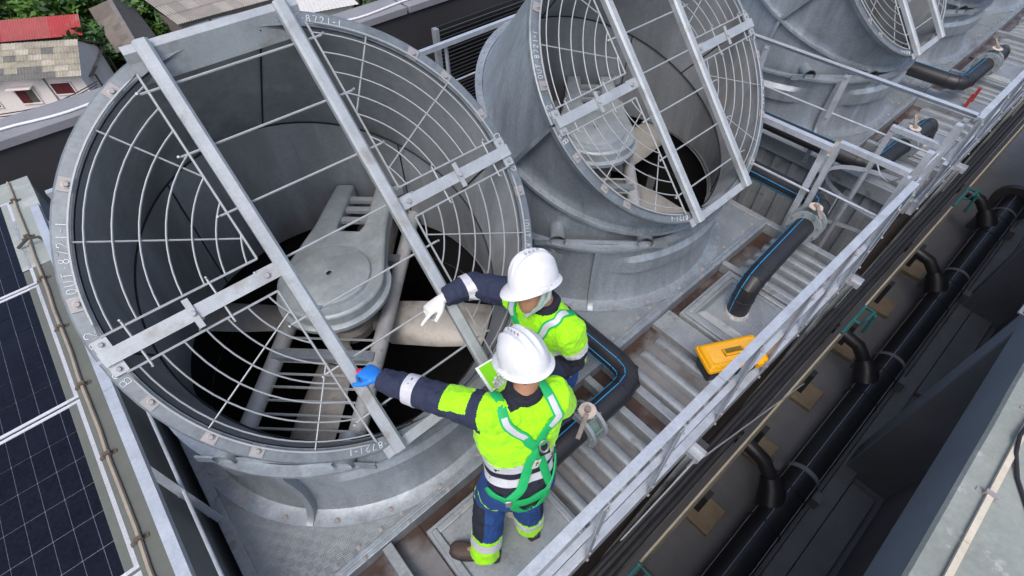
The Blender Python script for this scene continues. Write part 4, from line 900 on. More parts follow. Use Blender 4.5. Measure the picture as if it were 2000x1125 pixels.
def person(J, label, spec):
    t = thing('person', V((J['hip'].x, J['hip'].y, 0)), label, 'person')
    f = J['f'].normalized(); rt = V((f.y, -f.x, 0)); up = V((0, 0, 1))
    neck, chest, hip = J['neck'], J['chest'], J['hip']
    # --- body, one continuous surface
    m = MB(); T = head(m, J['head'], J['hf'], J['hu'])
    m.tube([neck-(J['head']-neck)*.6, neck, J['head']-J['hu']*.05-J['hf']*.015], [.066, .058, .055], 14)
    m.loft([ering(hip+V((0, 0, -.06)), rt, f, .135, .09), ering(hip, rt, f, .14, .095), ering(hip.lerp(chest, .4), rt, f, .125, .088), ering(chest, rt, f, .15, .10), ering(chest.lerp(neck, .7), rt, f, .12, .075), ering(neck, rt, f, .06, .06)])
    for s in 'LR':
        m.tube([J['sh'+s], J['el'+s], J['wr'+s]], [.05, .042, .028], 12); m.tube([J['hp'+s], J['kn'+s], J['an'+s]], [.075, .055, .042], 12); m.tube([J['an'+s], J['an'+s]+J['ft'+s]*.12-V((0, 0, .04))], [.04, .032], 10)
        m.tube([chest.lerp(neck, .6), J['sh'+s]], [.06, .052], 10)
    bme = remesh(m, .0085, 3)
    place(bme, 'body', [skin, hair], t, lambda p: 1 if ((p-J['head']).dot(J['hf']) < -.03 and -.055 < (p-J['head']).dot(J['hu']) < .2 and (p-J['head']).length < .13 and abs((p-T(-.012, 0, -.01)).dot(J['hf'])) > .02) else 0)
    em = MB()
    for q in (-1, 1): em.ball(T(.083, q*.032, .006), (.006, .012, .006), 10, 6, rot=Matrix((J['hf'], J['hf'].cross(J['hu']), J['hu'])).transposed())
    em.build('eyes', mat('dark_eye', (.03, .02, .018), .3), t)
    # --- jacket
    m = MB(); fr = spec.get('bulk', 1.10)
    m.loft([ering(hip+V((0, 0, -.02)), rt, f, .178, .128, 28), ering(hip+V((0, 0, .06)), rt, f, .172, .125, 28), ering(hip.lerp(chest, .45), rt, f, .172, .122, 28), ering(chest, rt, f, .195*fr, .135, 28), ering(chest.lerp(neck, .45), rt, f, .20*fr, .125, 28), ering(chest.lerp(neck, .75), rt, f, .165, .10, 28), ering(neck+V((0, 0, -.005)), rt, f, .082, .082, 28), ering(neck+V((0, 0, .035)), rt, f, .074, .076, 28)])
    for s in 'LR':
        S_, E_, W_ = J['sh'+s], J['el'+s], J['wr'+s]; inn = chest.lerp(neck, .55)
        m.tube([inn.lerp(S_, .4), S_, S_.lerp(E_, .35), S_.lerp(E_, .8), E_, E_.lerp(W_, .25), E_.lerp(W_, .65), W_.lerp(E_, .02)], [.096, .092, .084, .075, .072, .071, .063, .052], 18)
    jme = remesh(m, .0046, 10); wrinkle(jme, .008, 8); wrinkle(jme, .0035, 22)
    def arm(p):
        best = ('T', 9, 0)
        for s in 'LR':
            t1, d1 = segpar(p, J['sh'+s], J['el'+s]); t2, d2 = segpar(p, J['el'+s], J['wr'+s])
            if d1 <= d2: q = (s, d1, t1)
            else: q = (s, d2, 1+t2)
            if q[1] < best[1]: best = q
        return best
    def cl(p):
        s, d, t_ = arm(p); lat = (p-chest).dot(rt); z = p.z
        inarm = d < .105 and (t_ > .12 or abs(lat) > .2)
        if (p-neck).dot(up) > .0 and d > .1: return 3
        if inarm and s != 'T': return spec['sleeve'](s, t_, p)
        return spec['torso'](p, (p-hip).dot((chest-hip).normalized()), lat, (p-chest).dot(f))
    jk = place(jme, 'jacket', [hivis, navy, reflect, navy_blk], t, cl)
    bv = BVHTree.FromPolygons([v.co+WL[jk] for v in jme.vertices], [tuple(p.vertices) for p in jme.polygons])
    # --- trousers
    m = MB()
    m.loft([ering(hip+V((0, 0, .07)), rt, f, .172, .122, 24), ering(hip+V((0, 0, -.03)), rt, f, .19, .138, 24), ering(hip+V((0, 0, -.12)), rt, f, .188, .136, 24)])
    for s in 'LR':
        H_, K_, A_ = J['hp'+s], J['kn'+s], J['an'+s]
        m.tube([H_+V((0, 0, .05)), H_.lerp(K_, .3), H_.lerp(K_, .75), K_, K_.lerp(A_, .35), K_.lerp(A_, .75), A_+(K_-A_).normalized()*-.02], [.110, .112, .100, .096, .094, .090, .090], 18)
    tme = remesh(m, .006, 8); wrinkle(tme, .008, 8); wrinkle(tme, .003, 24)
    def clt(p):
        best = None
        for s in 'LR':
            t1, d1 = segpar(p, J['hp'+s], J['kn'+s]); t2, d2 = segpar(p, J['kn'+s], J['an'+s]); q = (d1, s, t1) if d1 <= d2 else (d2, s, 1+t2)
            if best is None or q[0] < best[0]: best = q
        return spec['leg'](best[1], best[2], p, (p-hip).dot(rt), (p-hip).dot(f))
    tr_ = place(tme, 'trousers', [blue_tr, navy_blk, hivis, reflect], t, clt)
    # --- boots
    for s in 'LR':
        A_ = J['an'+s].copy(); d = J['ft'+s].normalized(); sd_ = V((d.y, -d.x, 0)); g = V((A_.x, A_.y, J.get('gz', 0.0))); m = MB()
        m.loft([ering(g+d*x_+V((0, 0, z_)), sd_, V((0, 0, 1)), w, h_, 18, 2.4) for x_, z_, w, h_ in ((-.085, .045, .02, .02), (-.075, .05, .038, .045), (-.03, .058, .042, .055), (.04, .055, .044, .052), (.10, .047, .050, .042), (.16, .040, .052, .034), (.20, .036, .044, .028), (.222, .032, .026, .02))])
        m.tube([g+V((0, 0, .05)), g+V((0, 0, .16))-d*.01], [.046, .05], 14)
        bt = place(remesh(m, .008, 3), 'boot', [brown_lthr], t)
        m = MB(); so = [(-.09, .03), (-.07, .043), (.0, .044), (.06, .047), (.12, .055), (.17, .056), (.21, .045), (.23, .024)]
        poly = [g+d*x_+sd_*w for x_, w in so]+[g+d*x_-sd_*w for x_, w in so[::-1]]
        m.loft([[q+V((0, 0, .001)) for q in poly], [q+V((0, 0, .024)) for q in poly]]).build('sole', blk_rub, bt)
        m = MB()
        for k in range(4): m.tube([g+d*(.05+.022*k)+sd_*w+V((0, 0, .098-.012*k-abs(w)*.35)) for w in (-.028, 0, .028)], .004, 5)
        m.build('lace', mat('dark_lace', (.04, .03, .025), .8), bt)
    def band(bvh, a, b, h0, h1, mt, nm, par, rmax=.26, n=56):
        d, s_, u_ = frame(b-a); rings = []
        for hh, e in ((h0, .0015), (h0, .0045), (h1, .0045), (h1, .0015)):
            c_ = a+d*hh; ring = []
            for k in range(n):
                an = 2*PI*k/n; q = s_*cos(an)+u_*sin(an); l_, nn_, ix, ds = bvh.ray_cast(c_, q)
                ring.append(ds if l_ is not None and ds < rmax else None)
            good = [x_ for x_ in ring if x_ is not None]; av = sum(good)/len(good); ring = [x_ if x_ is not None else av for x_ in ring]
            for _ in range(2): ring = [(ring[k-1]+2*ring[k]+ring[(k+1) % n])/4 for k in range(n)]
            rings.append([c_+(s_*cos(2*PI*k/n)+u_*sin(2*PI*k/n))*(ring[k]+e) for k in range(n)])
        return MB().loft(rings, caps=False).build(nm, mt, par, 50)
    tvb = BVHTree.FromPolygons([v.co+WL[tr_] for v in tme.vertices], [tuple(p.vertices) for p in tme.polygons])
    for s, a0, a1 in spec.get('armbands', ()):
        L_ = (J['wr'+s]-J['el'+s]).length; band(bv, J['el'+s], J['wr'+s], a0*L_, a1*L_, reflect, 'reflective_band', jk, .12)
    for h0, h1 in spec.get('belts', ()): band(bv, hip, chest, h0, h1, reflect, 'reflective_band', jk, .24)
    for s in 'LR':
        L_ = (J['an'+s]-J['kn'+s]).length; band(tvb, J['kn'+s], J['an'+s], .68*L_, .80*L_, reflect, 'reflective_band', tr_, .14)
    hat = helmet(J['head']+J['hu']*.040-J['hf']*.004, J['hf'], J['hu'], t)
    return t, bv, T, jk
# worker with the blue glove (back to us)
f1 = V((.30, .95, 0)).normalized()
J1 = dict(f=f1, hip=V((.635, .715, .94)), chest=V((.705, .80, 1.27)), neck=V((.765, .825, 1.485)), head=V((.805, .868, 1.605)), hf=V((.0, .93, -.36)).normalized())
J1['hu'] = V((0.05, .30, .95)); J1['hu'] = (J1['hu']-J1['hf']*J1['hu'].dot(J1['hf'])).normalized()
J1.update(shL=px(962, 808, 1.43), elL=px(838, 772, 1.38), wrL=px(742, 740, 1.355), shR=px(1085, 772, 1.41), elR=px(1098, 800, 1.14), wrR=px(1075, 742, 1.06),
          hpL=V((.56, .75, .88)), knL=px(957, 968, .50), anL=V((.375, .735, .09)), hpR=V((.715, .70, .88)), knR=V((.70, .73, .49)), anR=V((.69, .68, .09)), ftL=V((-.66, .75, 0)), ftR=V((.25, .97, 0)))
def slv1(s, t_, p):
    if s == 'L':
        if .30 < t_ < .70 and p.z > (J1['shL'].lerp(J1['elL'], min(t_, 1))).z+.040: return 0
        if t_ < .10: return 0
        return 1
    return 0 if t_ < .62 else 1
def tor1(p, h_, lat, fr_):
    w = .02*sin(lat*9)
    return 0 if h_ > .195 else 3
rtg = V((f1.y, -f1.x, 0))
def leg1(s, t_, p, lat, fr_):
    if t_ > 1.62:
        return 2
    out = lat*(1 if s == 'R' else -1)
    if .93 < t_ < .98 or (.45 < t_ < .49 and fr_ < .08): return 2
    ax_ = J1['hp'+s].lerp(J1['kn'+s], t_) if t_ < 1 else J1['kn'+s].lerp(J1['an'+s], t_-1); o2 = (p-ax_).dot(rtg)*(1 if s == 'R' else -1); f2_ = (p-ax_).dot(f1)
    if o2 > .05 and .95 < t_ < 1.6: return 1
    if .55 < t_ < .93 and o2 < -.03: return 1
    if t_ < .30: return 1 if (abs(lat) < .10 and fr_ < 0) else 0
    return 0
P1, bv1, T1, jk1 = person(J1, 'person in white hard hat and hi-vis jacket, back turned, arm stretched out with blue glove', dict(torso=tor1, sleeve=slv1, leg=leg1, armbands=(('L', .20, .42),), belts=((.165, .212), (.075, .118))))
hv = (px(700, 716, 1.33)-J1['wrL']).normalized()
glove(J1['wrL']+hv*.005, hv, V((.25, -.1, 1)), P1, blue_glove, 'glove', [R(42), R(50), R(55), R(58)], side=1, thumb=(.6, .55, -.35), sc=1.12)
glove(J1['wrR'], (J1['wrR']-J1['elR']), V((.6, .2, 1)), P1, blue_glove, 'glove', [R(30)]*4, side=-1, sc=1.05)
def on1(u_, h_, back=True):   # point near the back surface: lateral u, height above hip
    rt = V((f1.y, -f1.x, 0)); ax = J1['chest']-J1['hip']; c_ = J1['hip']+ax*(h_/ax.length); return c_+rt*u_+f1*(-.25 if back else .25)
har = thing('x', (0, 0, 0), 'x', 'x'); bpy.data.objects.remove(har)
hs = MB().box(on1(.03, .40), (.001, .001, .001))
ringp_ = [on1(.035, .40)]
strap(bv1, [J1['neck']+V((-.09, .10, .06)), on1(-.115, .56), on1(-.03, .45), on1(.045, .37), on1(.10, .22), on1(.19, .03)], .046, P1, 'harness_strap', [green_strap, reflect], centre=(.12, .34))
strap(bv1, [J1['neck']+V((.09, .06, .06)), on1(.125, .55), on1(.075, .45), on1(.03, .36), on1(-.06, .18), on1(-.17, .06)], .046, P1, 'harness_strap', [green_strap, reflect], off=.011, centre=(.10, .32))
strap(bv1, [on1(-.24, .07)+f1*.2, on1(-.17, .04), on1(0, -.0), on1(.17, .04), on1(.25, .10)+f1*.2], .05, P1, 'harness_belt', [green_strap, reflect], off=.012, centre=(.66, .8))
tbv = None
trs = [o for o in P1.children if o.name.startswith('trousers')][0]
tbv = BVHTree.FromPolygons([v.co+WL[trs] for v in trs.data.vertices], [tuple(p.vertices) for p in trs.data.polygons])
rt1 = V((f1.y, -f1.x, 0))
strap(tbv, [J1['hpL']+rt1*-.02-f1*.2+V((0, 0, .10)), J1['hpL']-f1*.2+V((0, 0, -.02)), J1['hpL']+rt1*.05-f1*.16+V((0, 0, -.11)), J1['hpL']+rt1*.14-f1*.06+V((0, 0, -.12))], .042, P1, 'leg_strap', [green_strap, reflect], off=.009)
strap(tbv, [J1['hpR']+rt1*.02-f1*.2+V((0, 0, .10)), J1['hpR']-f1*.2+V((0, 0, -.03)), J1['hpR']-rt1*.07-f1*.15+V((0, 0, -.12))], .042, P1, 'leg_strap', [green_strap, reflect], off=.009)
# dorsal ring, buckles and arrow tags
l, n_, _, _ = bv1.find_nearest(on1(.05, .405)); nn, s_, u_ = frame(n_)
MB().tube([l+n_*.03+s_*.022*cos(2*PI*k/16)+u_*.034*sin(2*PI*k/16) for k in range(16)], .005, 6, closed=True).build('d_ring', mat('ring_steel', (.45, .45, .45), .35, .7), P1)
MB().box(l+n_*.018-u_*.03, (.05, .05, .018), Matrix((s_, u_, n_)).transposed()).build('strap_keeper', black_pl, P1)
for (uu, hh, rot) in ((.085, .335, .35), (.045, .27, .5)):
    l, n_, _, _ = bv1.find_nearest(on1(uu, hh)); nn, s_, u_ = frame(n_); a = rot; sx = s_*cos(a)+u_*sin(a); sy = u_*cos(a)-s_*sin(a); n2 = n_
    MB().box(l+n_*.018, (.036, .05, .003), Matrix((sx, sy, n2)).transposed()).build('arrow_tag', mat('cream_tag', (.72, .68, .6), .6), P1)
    q = l+n_*.0205; MB().add([q+sy*.018, q+sx*.010+sy*.002, q+sx*.003+sy*.002, q+sx*.003-sy*.014, q-sx*.003-sy*.014, q-sx*.003+sy*.002, q-sx*.010+sy*.002], [(0, 1, 2, 3, 4, 5, 6)]).build('arrow_mark', blk_rub, P1)
for k in (-.165,):
    l, n_, _, _ = bv1.find_nearest(on1(k, .05)); nn, s_, u_ = frame(n_); MB().box(l+n_*.02, (.03, .06, .01), Matrix((s_, u_, n_)).transposed()).build('buckle', mat('ring_steel', (.45, .45, .45), .35, .7), P1, bevel=.003)
# worker with white gloves (side on)
f2 = V((-.96, -.05, 0)).normalized()
J2 = dict(f=f2, hip=V((1.215, 1.10, .95)), chest=V((1.185, 1.115, 1.27)), neck=V((1.165, 1.12, 1.50)), head=V((1.13, 1.16, 1.62)), hf=V((-.95, .14, .10)).normalized())
J2['hu'] = V((.18, .36, .91)); J2['hu'] = (J2['hu']-J2['hf']*J2['hu'].dot(J2['hf'])).normalized()
J2.update(shR=V((1.14, 1.30, 1.42)), elR=px(925, 556, 1.36), wrR=px(866, 582, 1.36), shL=V((1.175, .935, 1.41)), elL=px(1120, 700, 1.14), wrL=px(1015, 768, 1.13),
          hpL=V((1.20, 1.02, .89)), knL=V((1.17, 1.03, .50)), anL=V((1.22, 1.05, .09)), hpR=V((1.20, 1.18, .89)), knR=V((1.17, 1.20, .50)), anR=V((1.22, 1.20, .09)), ftL=V((-1, 0, 0)), ftR=V((-1, .1, 0)))
def slv2(s, t_, p):
    if s == 'R':
        return 0 if t_ < .12 else 1
    q = (p-J2['shL'].lerp(J2['elL'], min(t_, 1)))
    if t_ < .30: return 0
    if t_ < .46 and q.x < .06: return 2
    if .80 < t_ < 1.08 and q.x > .02: return 0
    return 3 if t_ < 1.3 else 1
def tor2(p, h_, lat, fr_):
    return 0 if h_ > .11 else 3
P2, bv2, T2, jk2 = person(J2, 'person in white hard hat and hi-vis jacket, pointing with a white glove', dict(torso=tor2, sleeve=slv2, leg=leg1, armbands=(('R', .10, .34),), belts=((.085, .13), (.01, .05))))
hv2 = (px(822, 618, 1.33)-J2['wrR']).normalized()
glove(J2['wrR']+hv2*.005, hv2, V((.1, .25, 1)), P2, white_glove, 'glove', [R(4), R(48), R(55), R(58)], side=1, thumb=(.7, .45, -.35), sc=1.12)
hv3 = (px(985, 752, 1.16)-J2['wrL']).normalized()
glove(J2['wrL'], hv3, V((.2, -.3, -1)), P2, white_glove, 'glove', [R(18), R(20), R(22), R(24)], side=-1, thumb=(.7, .5, -.5), sc=1.05)
def on2(u_, h_, fr_=.25):
    rt = V((f2.y, -f2.x, 0)); ax = J2['chest']-J2['hip']; return J2['hip']+ax*(h_/ax.length)+rt*u_+f2*fr_
strap(bv2, [on2(-.12, .45, -.25), on2(-.135, .60, -.02), on2(-.12, .52, .14), on2(-.10, .40, .25), on2(-.08, .25, .25), on2(-.13, .05, .25)], .046, P2, 'harness_strap', [green_strap, reflect], centre=(.16, .62))
strap(bv2, [on2(.12, .45, -.25), on2(.135, .60, -.02), on2(.12, .52, .14), on2(.10, .40, .25), on2(.08, .25, .25), on2(.13, .05, .25)], .046, P2, 'harness_strap', [green_strap, reflect], centre=(.16, .5))
for s in (-1, 1):   # chin straps
    MB().tube([T2(.005, s*.098, .035), T2(.012, s*.088, -.03), T2(.03, s*.066, -.085), T2(.055, s*.025, -.122), T2(.066, 0, -.126)], .0065, 6, flat=1.8).build('chin_strap', mat('grey_green_strap', (.32, .42, .40), .7), P2)
MB().tube([T2(-.03, -.098, .03), T2(-.02, -.09, -.04), T2(.03, -.067, -.085)], .0065, 6, flat=1.8).build('chin_strap', mat('grey_green_strap', (.32, .42, .40), .7), P2)
MB().box(T2(.07, -.02, -.128), (.03, .02, .012)).build('strap_buckle', mat('grey_green_strap', (.32, .42, .40), .7), P2, bevel=.003)
# tablet held by the second worker
ta, tb_, tc_ = px(937, 714, 1.20), px(965, 756, 1.17), px(1000, 742, 1.17)
e1 = (tb_-ta).normalized(); e2 = (tc_-tb_); e2 = (e2-e1*e2.dot(e1)).normalized(); nn = e2.cross(e1); nn = -nn if nn.z < 0 else nn
L1 = .155; L2 = .22; c0 = ta+e1*L1*.5+e2*(L2*.5-.03); tm = Matrix((e1, e2, nn)).transposed()
tab = thing('tablet', c0, 'white tablet with bright green screen held between the workers', 'tablet')
MB().box(c0, (L1, L2, .009), tm).build('shell', white_pl2, tab, bevel=.003)
scr = bpy.data.materials.new('green_screen'); scr.use_nodes = True; bn = scr.node_tree.nodes['Principled BSDF']; bn.inputs['Base Color'].default_value = (.12, .38, .0, 1); bn.inputs['Roughness'].default_value = .12; bn.inputs['Emission Color'].default_value = (.22, .62, .0, 1); bn.inputs['Emission Strength'].default_value = .35
MB().box(c0+nn*.0052, (L1-.022, L2-.03, .001), tm).build('screen', scr, tab)
# screwdriver in the blue glove
sdv = (px(615, 690, 1.30)-px(700, 712, 1.33)).normalized(); g0 = J1['wrL']+hv*.115+V((0, 0, -.030)); scw = thing('screwdriver', g0, 'red-handled screwdriver with long dark shaft gripped in blue glove', 'screwdriver')
MB().tube([g0-sdv*.07, g0-sdv*.06, g0, g0+sdv*.035, g0+sdv*.045], [.010, .017, .016, .017, .011], 12).build('handle', red_pl, scw); MB().tube([g0+sdv*.04, g0+sdv*.20], .0055, 8).tube([g0+sdv*.20, g0+sdv*.225], [.0055, .002], 8).build('shaft', steel_dk, scw)
# ------------------------------------------------------------------ houses and garden far below
def sheet_mesh(w, l, n, amp, th=.02):
    m = MB(); a, b = [], []
    k = n*6
    for i in range(k+1): x_ = -w/2+w*i/k; z_ = amp*cos(2*PI*n*i/k); a.append((x_, 0, z_)); b.append((x_, l, z_))
    m.loft([a, b], closed=False, caps=False); return m
def roof_sheets(t, e0, e1, r0, r1, nx, ny, mats, n=5, amp=.02, parent=None, pick=None, name='roof_sheet'):
    """sheets between eave e0-e1 and ridge r0-r1"""
    e0, e1, r0, r1 = map(V, (e0, e1, r0, r1)); cache = {}
    for i in range(nx):
        for j in range(ny):
            P = lambda u, v: (e0.lerp(e1, u)).lerp(r0.lerp(r1, u), v)
            u0, u1, v0, v1 = i/nx, (i+1)/nx, j/ny, (j+1)/ny; m = MB(); k = n*4; a, b = [], []
            nrm = (e1-e0).cross(r0-e0).normalized(); nrm = -nrm if nrm.z < 0 else nrm; lift = .02
            for q in range(k+1):
                u = u0+(u1-u0)*q/k; z_ = amp*cos(2*PI*q/4); a.append(P(u, v0-.02)+nrm*(z_+lift*1.5)); b.append(P(u, v1)+nrm*z_)
            mi = pick(i, j) if pick else random.choice(range(len(mats)))
            m.loft([a, b], closed=False, caps=False).build(name, mats[mi], parent or t)
def window(t, c_, ux, w, h, nrm, m_, open_=False):
    c_ = V(c_); ux = V(ux); up = V((0, 0, 1)); nrm = V(nrm); Rm = Matrix((ux, nrm, up)).transposed()
    f = MB(); 
    for s in (-1, 1): f.box(c_+ux*s*(w/2+.03)+nrm*.03, (.06, .08, h+.12), Rm); f.box(c_+up*s*(h/2+.03)+nrm*.03, (w, .08, .06), Rm)
    wf = f.build('window_frame', house_w, t)
    if open_:
        MB().box(c_+ux*w*.25+nrm*.02, (w*.5, .04, h), Rm).build('shutter', m_, wf); MB().box(c_-ux*w*.25+nrm*.005, (w*.5, .02, h), Rm).build('pane', mat('dim_window', (.12, .11, .10), .2), wf)
        MB().box(c_+up*(h/2+.14)+nrm*.2, (w+.3, .4, .05), Rm).build('canopy', house_w, wf)
    else:
        for s in (-1, 1): MB().box(c_+ux*w*.25*s+nrm*.02, (w*.5-.02, .04, h), Rm).build('shutter', m_, wf)
# white house
EZ, RZ = -9.6, -8.5
er, el = px(160, 147, EZ), px(0, 158, EZ); dx = (el-er).normalized(); dy = V((dx.y, -dx.x, 0)); dy = -dy if dy.y < 0 else dy
rr_ = px(125, 78, RZ); dep = (rr_-er).dot(dy); Lh = 9.0
h1 = thing('white_house', (er.x, er.y, GROUND_Z), 'white house with maroon shutters and patchy beige sheet roof', 'house')
Ro = er+dy*dep+V((0, 0, RZ-EZ))+dx*(rr_-er).dot(dx)*.3
def pick1(i, j): return 1 if (j == 0 and i > 1) or (i, j) in ((2, 4), (3, 1), (5, 3), (6, 1), (7, 1), (4, 1)) else (2 if (i*7+j*3) % 5 == 0 else 0)
roof_b2 = mat('pale_roof_sheet', (.47, .43, .36), .85, 0, .2, 1.5, .1, 6)
roof_sheets(h1, er, er+dx*Lh, Ro, Ro+dx*Lh, 14, 6, [roof_b, roof_g, roof_b2], 4, .025, pick=pick1)
roof_sheets(h1, er+dy*2*dep, er+dy*2*dep+dx*Lh, Ro, Ro+dx*Lh, 7, 3, [roof_b, roof_g], 6, .025)
w0 = er+dx*.45+dy*.5; wl = Lh-.9; wd = 2*dep-1.0
m = MB(); a, b, c_, d_ = w0, w0+dx*wl, w0+dx*wl+dy*wd, w0+dy*wd
for p, q in ((a, b), (b, c_), (c_, d_), (d_, a)):
    m.add([(p.x, p.y, GROUND_Z), (q.x, q.y, GROUND_Z), (q.x, q.y, EZ+.1), (p.x, p.y, EZ+.1)], [(0, 1, 2, 3)])
m.add([(a.x, a.y, EZ+.1), (d_.x, d_.y, EZ+.1), tuple((a+d_)/2+V((0, 0, RZ-EZ-.05)))], [(0, 1, 2)])
m.build('wall', house_w, h1)
window(h1, w0+dx*1.25-V((0, 0, .85)), dx, 1.0, .62, -dy, maroon); window(h1, w0+dx*3.3-V((0, 0, 1.15)), dx, .95, .8, -dy, maroon, True); window(h1, w0+dx*5.5-V((0, 0, 1.3)), dx, 1.0, .7, -dy, maroon)
for k in range(6): MB().box(w0+dx*.75-dy*.03+V((0, 0, -1.7-.22*k)), (1.5, .05, .19), Matrix((dx, dy, V((0, 0, 1)))).transposed()).build('siding_board', house_w, h1)
MB().tube([w0+dx*1.9-dy*.05, w0+dx*1.9-dy*.05+V((0, 0, -3.5))], .04, 8).build('downpipe', mat('grey_pipe', (.3, .28, .27)), h1)
MB().box(w0+dx*1.95-dy*.25-V((0, 0, 2.4)), (.7, .35, .5), Matrix((dx, dy, V((0, 0, 1)))).transposed()).build('air_conditioner', mat('ac_grey', (.2, .18, .16)), h1)
# lean-to beside it
l0 = px(160, 147, -10.2); lt = thing('lean_to', (l0.x, l0.y, GROUND_Z), 'low brown lean-to roof against the end of the white house', 'shed')
roof_sheets(lt, l0-dx*.75+dy*-.2, l0+dx*.3-dy*.2, l0-dx*.65+dy*2.4+V((0, 0, .5)), l0+dx*.3+dy*2.4+V((0, 0, .5)), 2, 3, [roof_br, mat('brown_tin', (.16, .12, .095), .8)], 5, .02)
for q in (l0-dx*.7, l0-dx*.6+dy*2.2): MB().tube([V((q.x, q.y, GROUND_Z)), q+V((0, 0, 0))], .05, 8).build('post', bark, lt)
# red roofed house behind
EZ2, RZ2 = -9.9, -9.0
er2, el2 = px(162, 68, EZ2), px(0, 82, EZ2); dx2 = (el2-er2).normalized(); dy2 = V((dx2.y, -dx2.x, 0)); dy2 = -dy2 if dy2.y < 0 else dy2
rr2 = px(140, 28, RZ2); dep2 = (rr2-er2).dot(dy2); h2 = thing('red_roofed_house', (er2.x, er2.y, GROUND_Z), 'house with faded red sheet roof behind the white house', 'house')
Ro2 = er2+dy2*dep2+V((0, 0, RZ2-EZ2)); roof_sheets(h2, er2, er2+dx2*9, Ro2, Ro2+dx2*9, 10, 1, [roof_r, mat('faded_red_sheet', (.36, .085, .085), .8, 0, .2, 1)], 6, .02, pick=lambda i, j: 1 if i in (2, 3, 4, 6) else 0)
q0 = er2+dx2*.4+dy2*.3; m = MB()
for p, q in ((q0, q0+dx2*8), (q0+dx2*8, q0+dx2*8+dy2*(dep2-.6)), (q0+dx2*8+dy2*(dep2-.6), q0+dy2*(dep2-.6)), (q0+dy2*(dep2-.6), q0)): m.add([(p.x, p.y, GROUND_Z), (q.x, q.y, GROUND_Z), (q.x, q.y, EZ2+.05), (p.x, p.y, EZ2+.05)], [(0, 1, 2, 3)])
m.build('wall', mat('dark_timber', (.07, .05, .045), .9), h2)
# brown gabled house
GZ, GR = -9.8, -8.9
g0, g1, g2_ = px(231, 105, GZ), px(262, 83, GR), px(304, 72, GZ); f0, f1_, f2_ = px(175, 18, GZ), px(214, 0, GR), px(246, -6, GZ)
h3 = thing('brown_gabled_house', (g0.x, g0.y, GROUND_Z), 'small house with brown corrugated gable roof among the trees', 'house')
roof_sheets(h3, g0, f0, g1, f1_, 9, 2, [roof_br, mat('dark_brown_sheet', (.19, .165, .145), .85, 0, .2, 1.2)], 5, .03); roof_sheets(h3, g2_, f2_, g1, f1_, 9, 2, [roof_br], 5, .03)
MB().beam(g1+V((0, 0, .03)), f1_+V((0, 0, .03)), .25, .05).build('ridge_cap', mat('dark_brown_sheet', (.19, .165, .145)), h3)
m = MB(); ctr = (g0+g2_+f0+f2_)/4; pts = [ctr+(q-ctr)*.85 for q in (g0, g2_, f2_, f0)]
for p, q in zip(pts, pts[1:]+pts[:1]): m.add([(p.x, p.y, GROUND_Z), (q.x, q.y, GROUND_Z), (q.x, q.y, GZ+.1), (p.x, p.y, GZ+.1)], [(0, 1, 2, 3)])
m.build('wall', mat('grey_plank_wall', (.2, .18, .165), .9, 0, .2, 2), h3)
# long corrugated shed roof behind the hood
c0, c1, c2, c3 = px(345, 48, -10.0), px(560, -10, -10.0), px(278, -2, -9.3), px(480, -60, -9.3)
h4 = thing('corrugated_shed', (c0.x, c0.y, GROUND_Z), 'long shed with pale corrugated roof behind the first fan hood', 'shed')
roof_sheets(h4, c0, c1, c2, c3, 10, 3, [mat('pale_asbestos', (.33, .31, .29), .9, 0, .2, 1.0, .1, 5), mat('pale_asbestos2', (.27, .25, .235), .9, 0, .25, 1.0)], 5, .04)
m = MB(); ctr = (c0+c1+c2+c3)/4; pts = [ctr+(q-ctr)*.92 for q in (c0, c1, c3, c2)]
for p, q in zip(pts, pts[1:]+pts[:1]): m.add([(p.x, p.y, GROUND_Z), (q.x, q.y, GROUND_Z), (q.x, q.y, -10.1), (p.x, p.y, -10.1)], [(0, 1, 2, 3)])
m.build('wall', mat('grey_plank_wall', (.2, .18, .165)), h4)
# pale yard roof further right
y0, y1, y2, y3 = px(580, 30, -9.8), px(700, 8, -9.8), px(560, -30, -9.8), px(660, -30, -9.8)
yr = thing('white_shed', (y0.x, y0.y, GROUND_Z), 'shed with plain white flat roof behind the back parapet', 'shed')
roof_sheets(yr, y0, y1, y2, y3, 4, 1, [mat('white_roof', (.62, .60, .57), .8)], 4, .01)
MB().add([(q.x, q.y, z_) for z_ in (GROUND_Z, -9.9) for q in (y0.lerp(y3, .1), y1.lerp(y2, .1), y3.lerp(y0, .1), y2.lerp(y1, .1))], [(0, 1, 5, 4), (1, 2, 6, 5), (2, 3, 7, 6), (3, 0, 4, 7)]).build('wall', house_w, yr)
# yard clutter by the white house
for n_, p_, m_, sz, lb in (('orange_tub', px(176, 62, -12.2), mat('orange_plastic', (.55, .14, .02), .6), .55, 'orange plastic tub in the yard between houses'), ('grey_drum', px(162, 57, -12.2), mat('grey_drum', (.45, .42, .44), .6), .5, 'pale grey drum beside the orange tub'), ('blue_barrel', px(166, 75, -12.2), mat('blue_drum', (.10, .14, .22), .6), .5, 'dull blue barrel in the yard below the grey drum')):
    tg = thing(n_, (p_.x, p_.y, GROUND_Z), lb, 'container'); MB().lathe([(0, GROUND_Z), (sz*.8, GROUND_Z), (sz, GROUND_Z+1.0), (sz*1.03, GROUND_Z+1.9), (sz*.95, GROUND_Z+1.9), (sz*.9, GROUND_Z+1.4), (0, GROUND_Z+1.4)], 20, c=(p_.x, p_.y, 0)).build('tub_wall', m_, tg); MB().lathe([(sz*1.0, GROUND_Z+1.86), (sz*1.08, GROUND_Z+1.88), (sz*1.08, GROUND_Z+1.94), (sz*1.0, GROUND_Z+1.95)], 20, c=(p_.x, p_.y, 0)).build('rim', m_, tg)
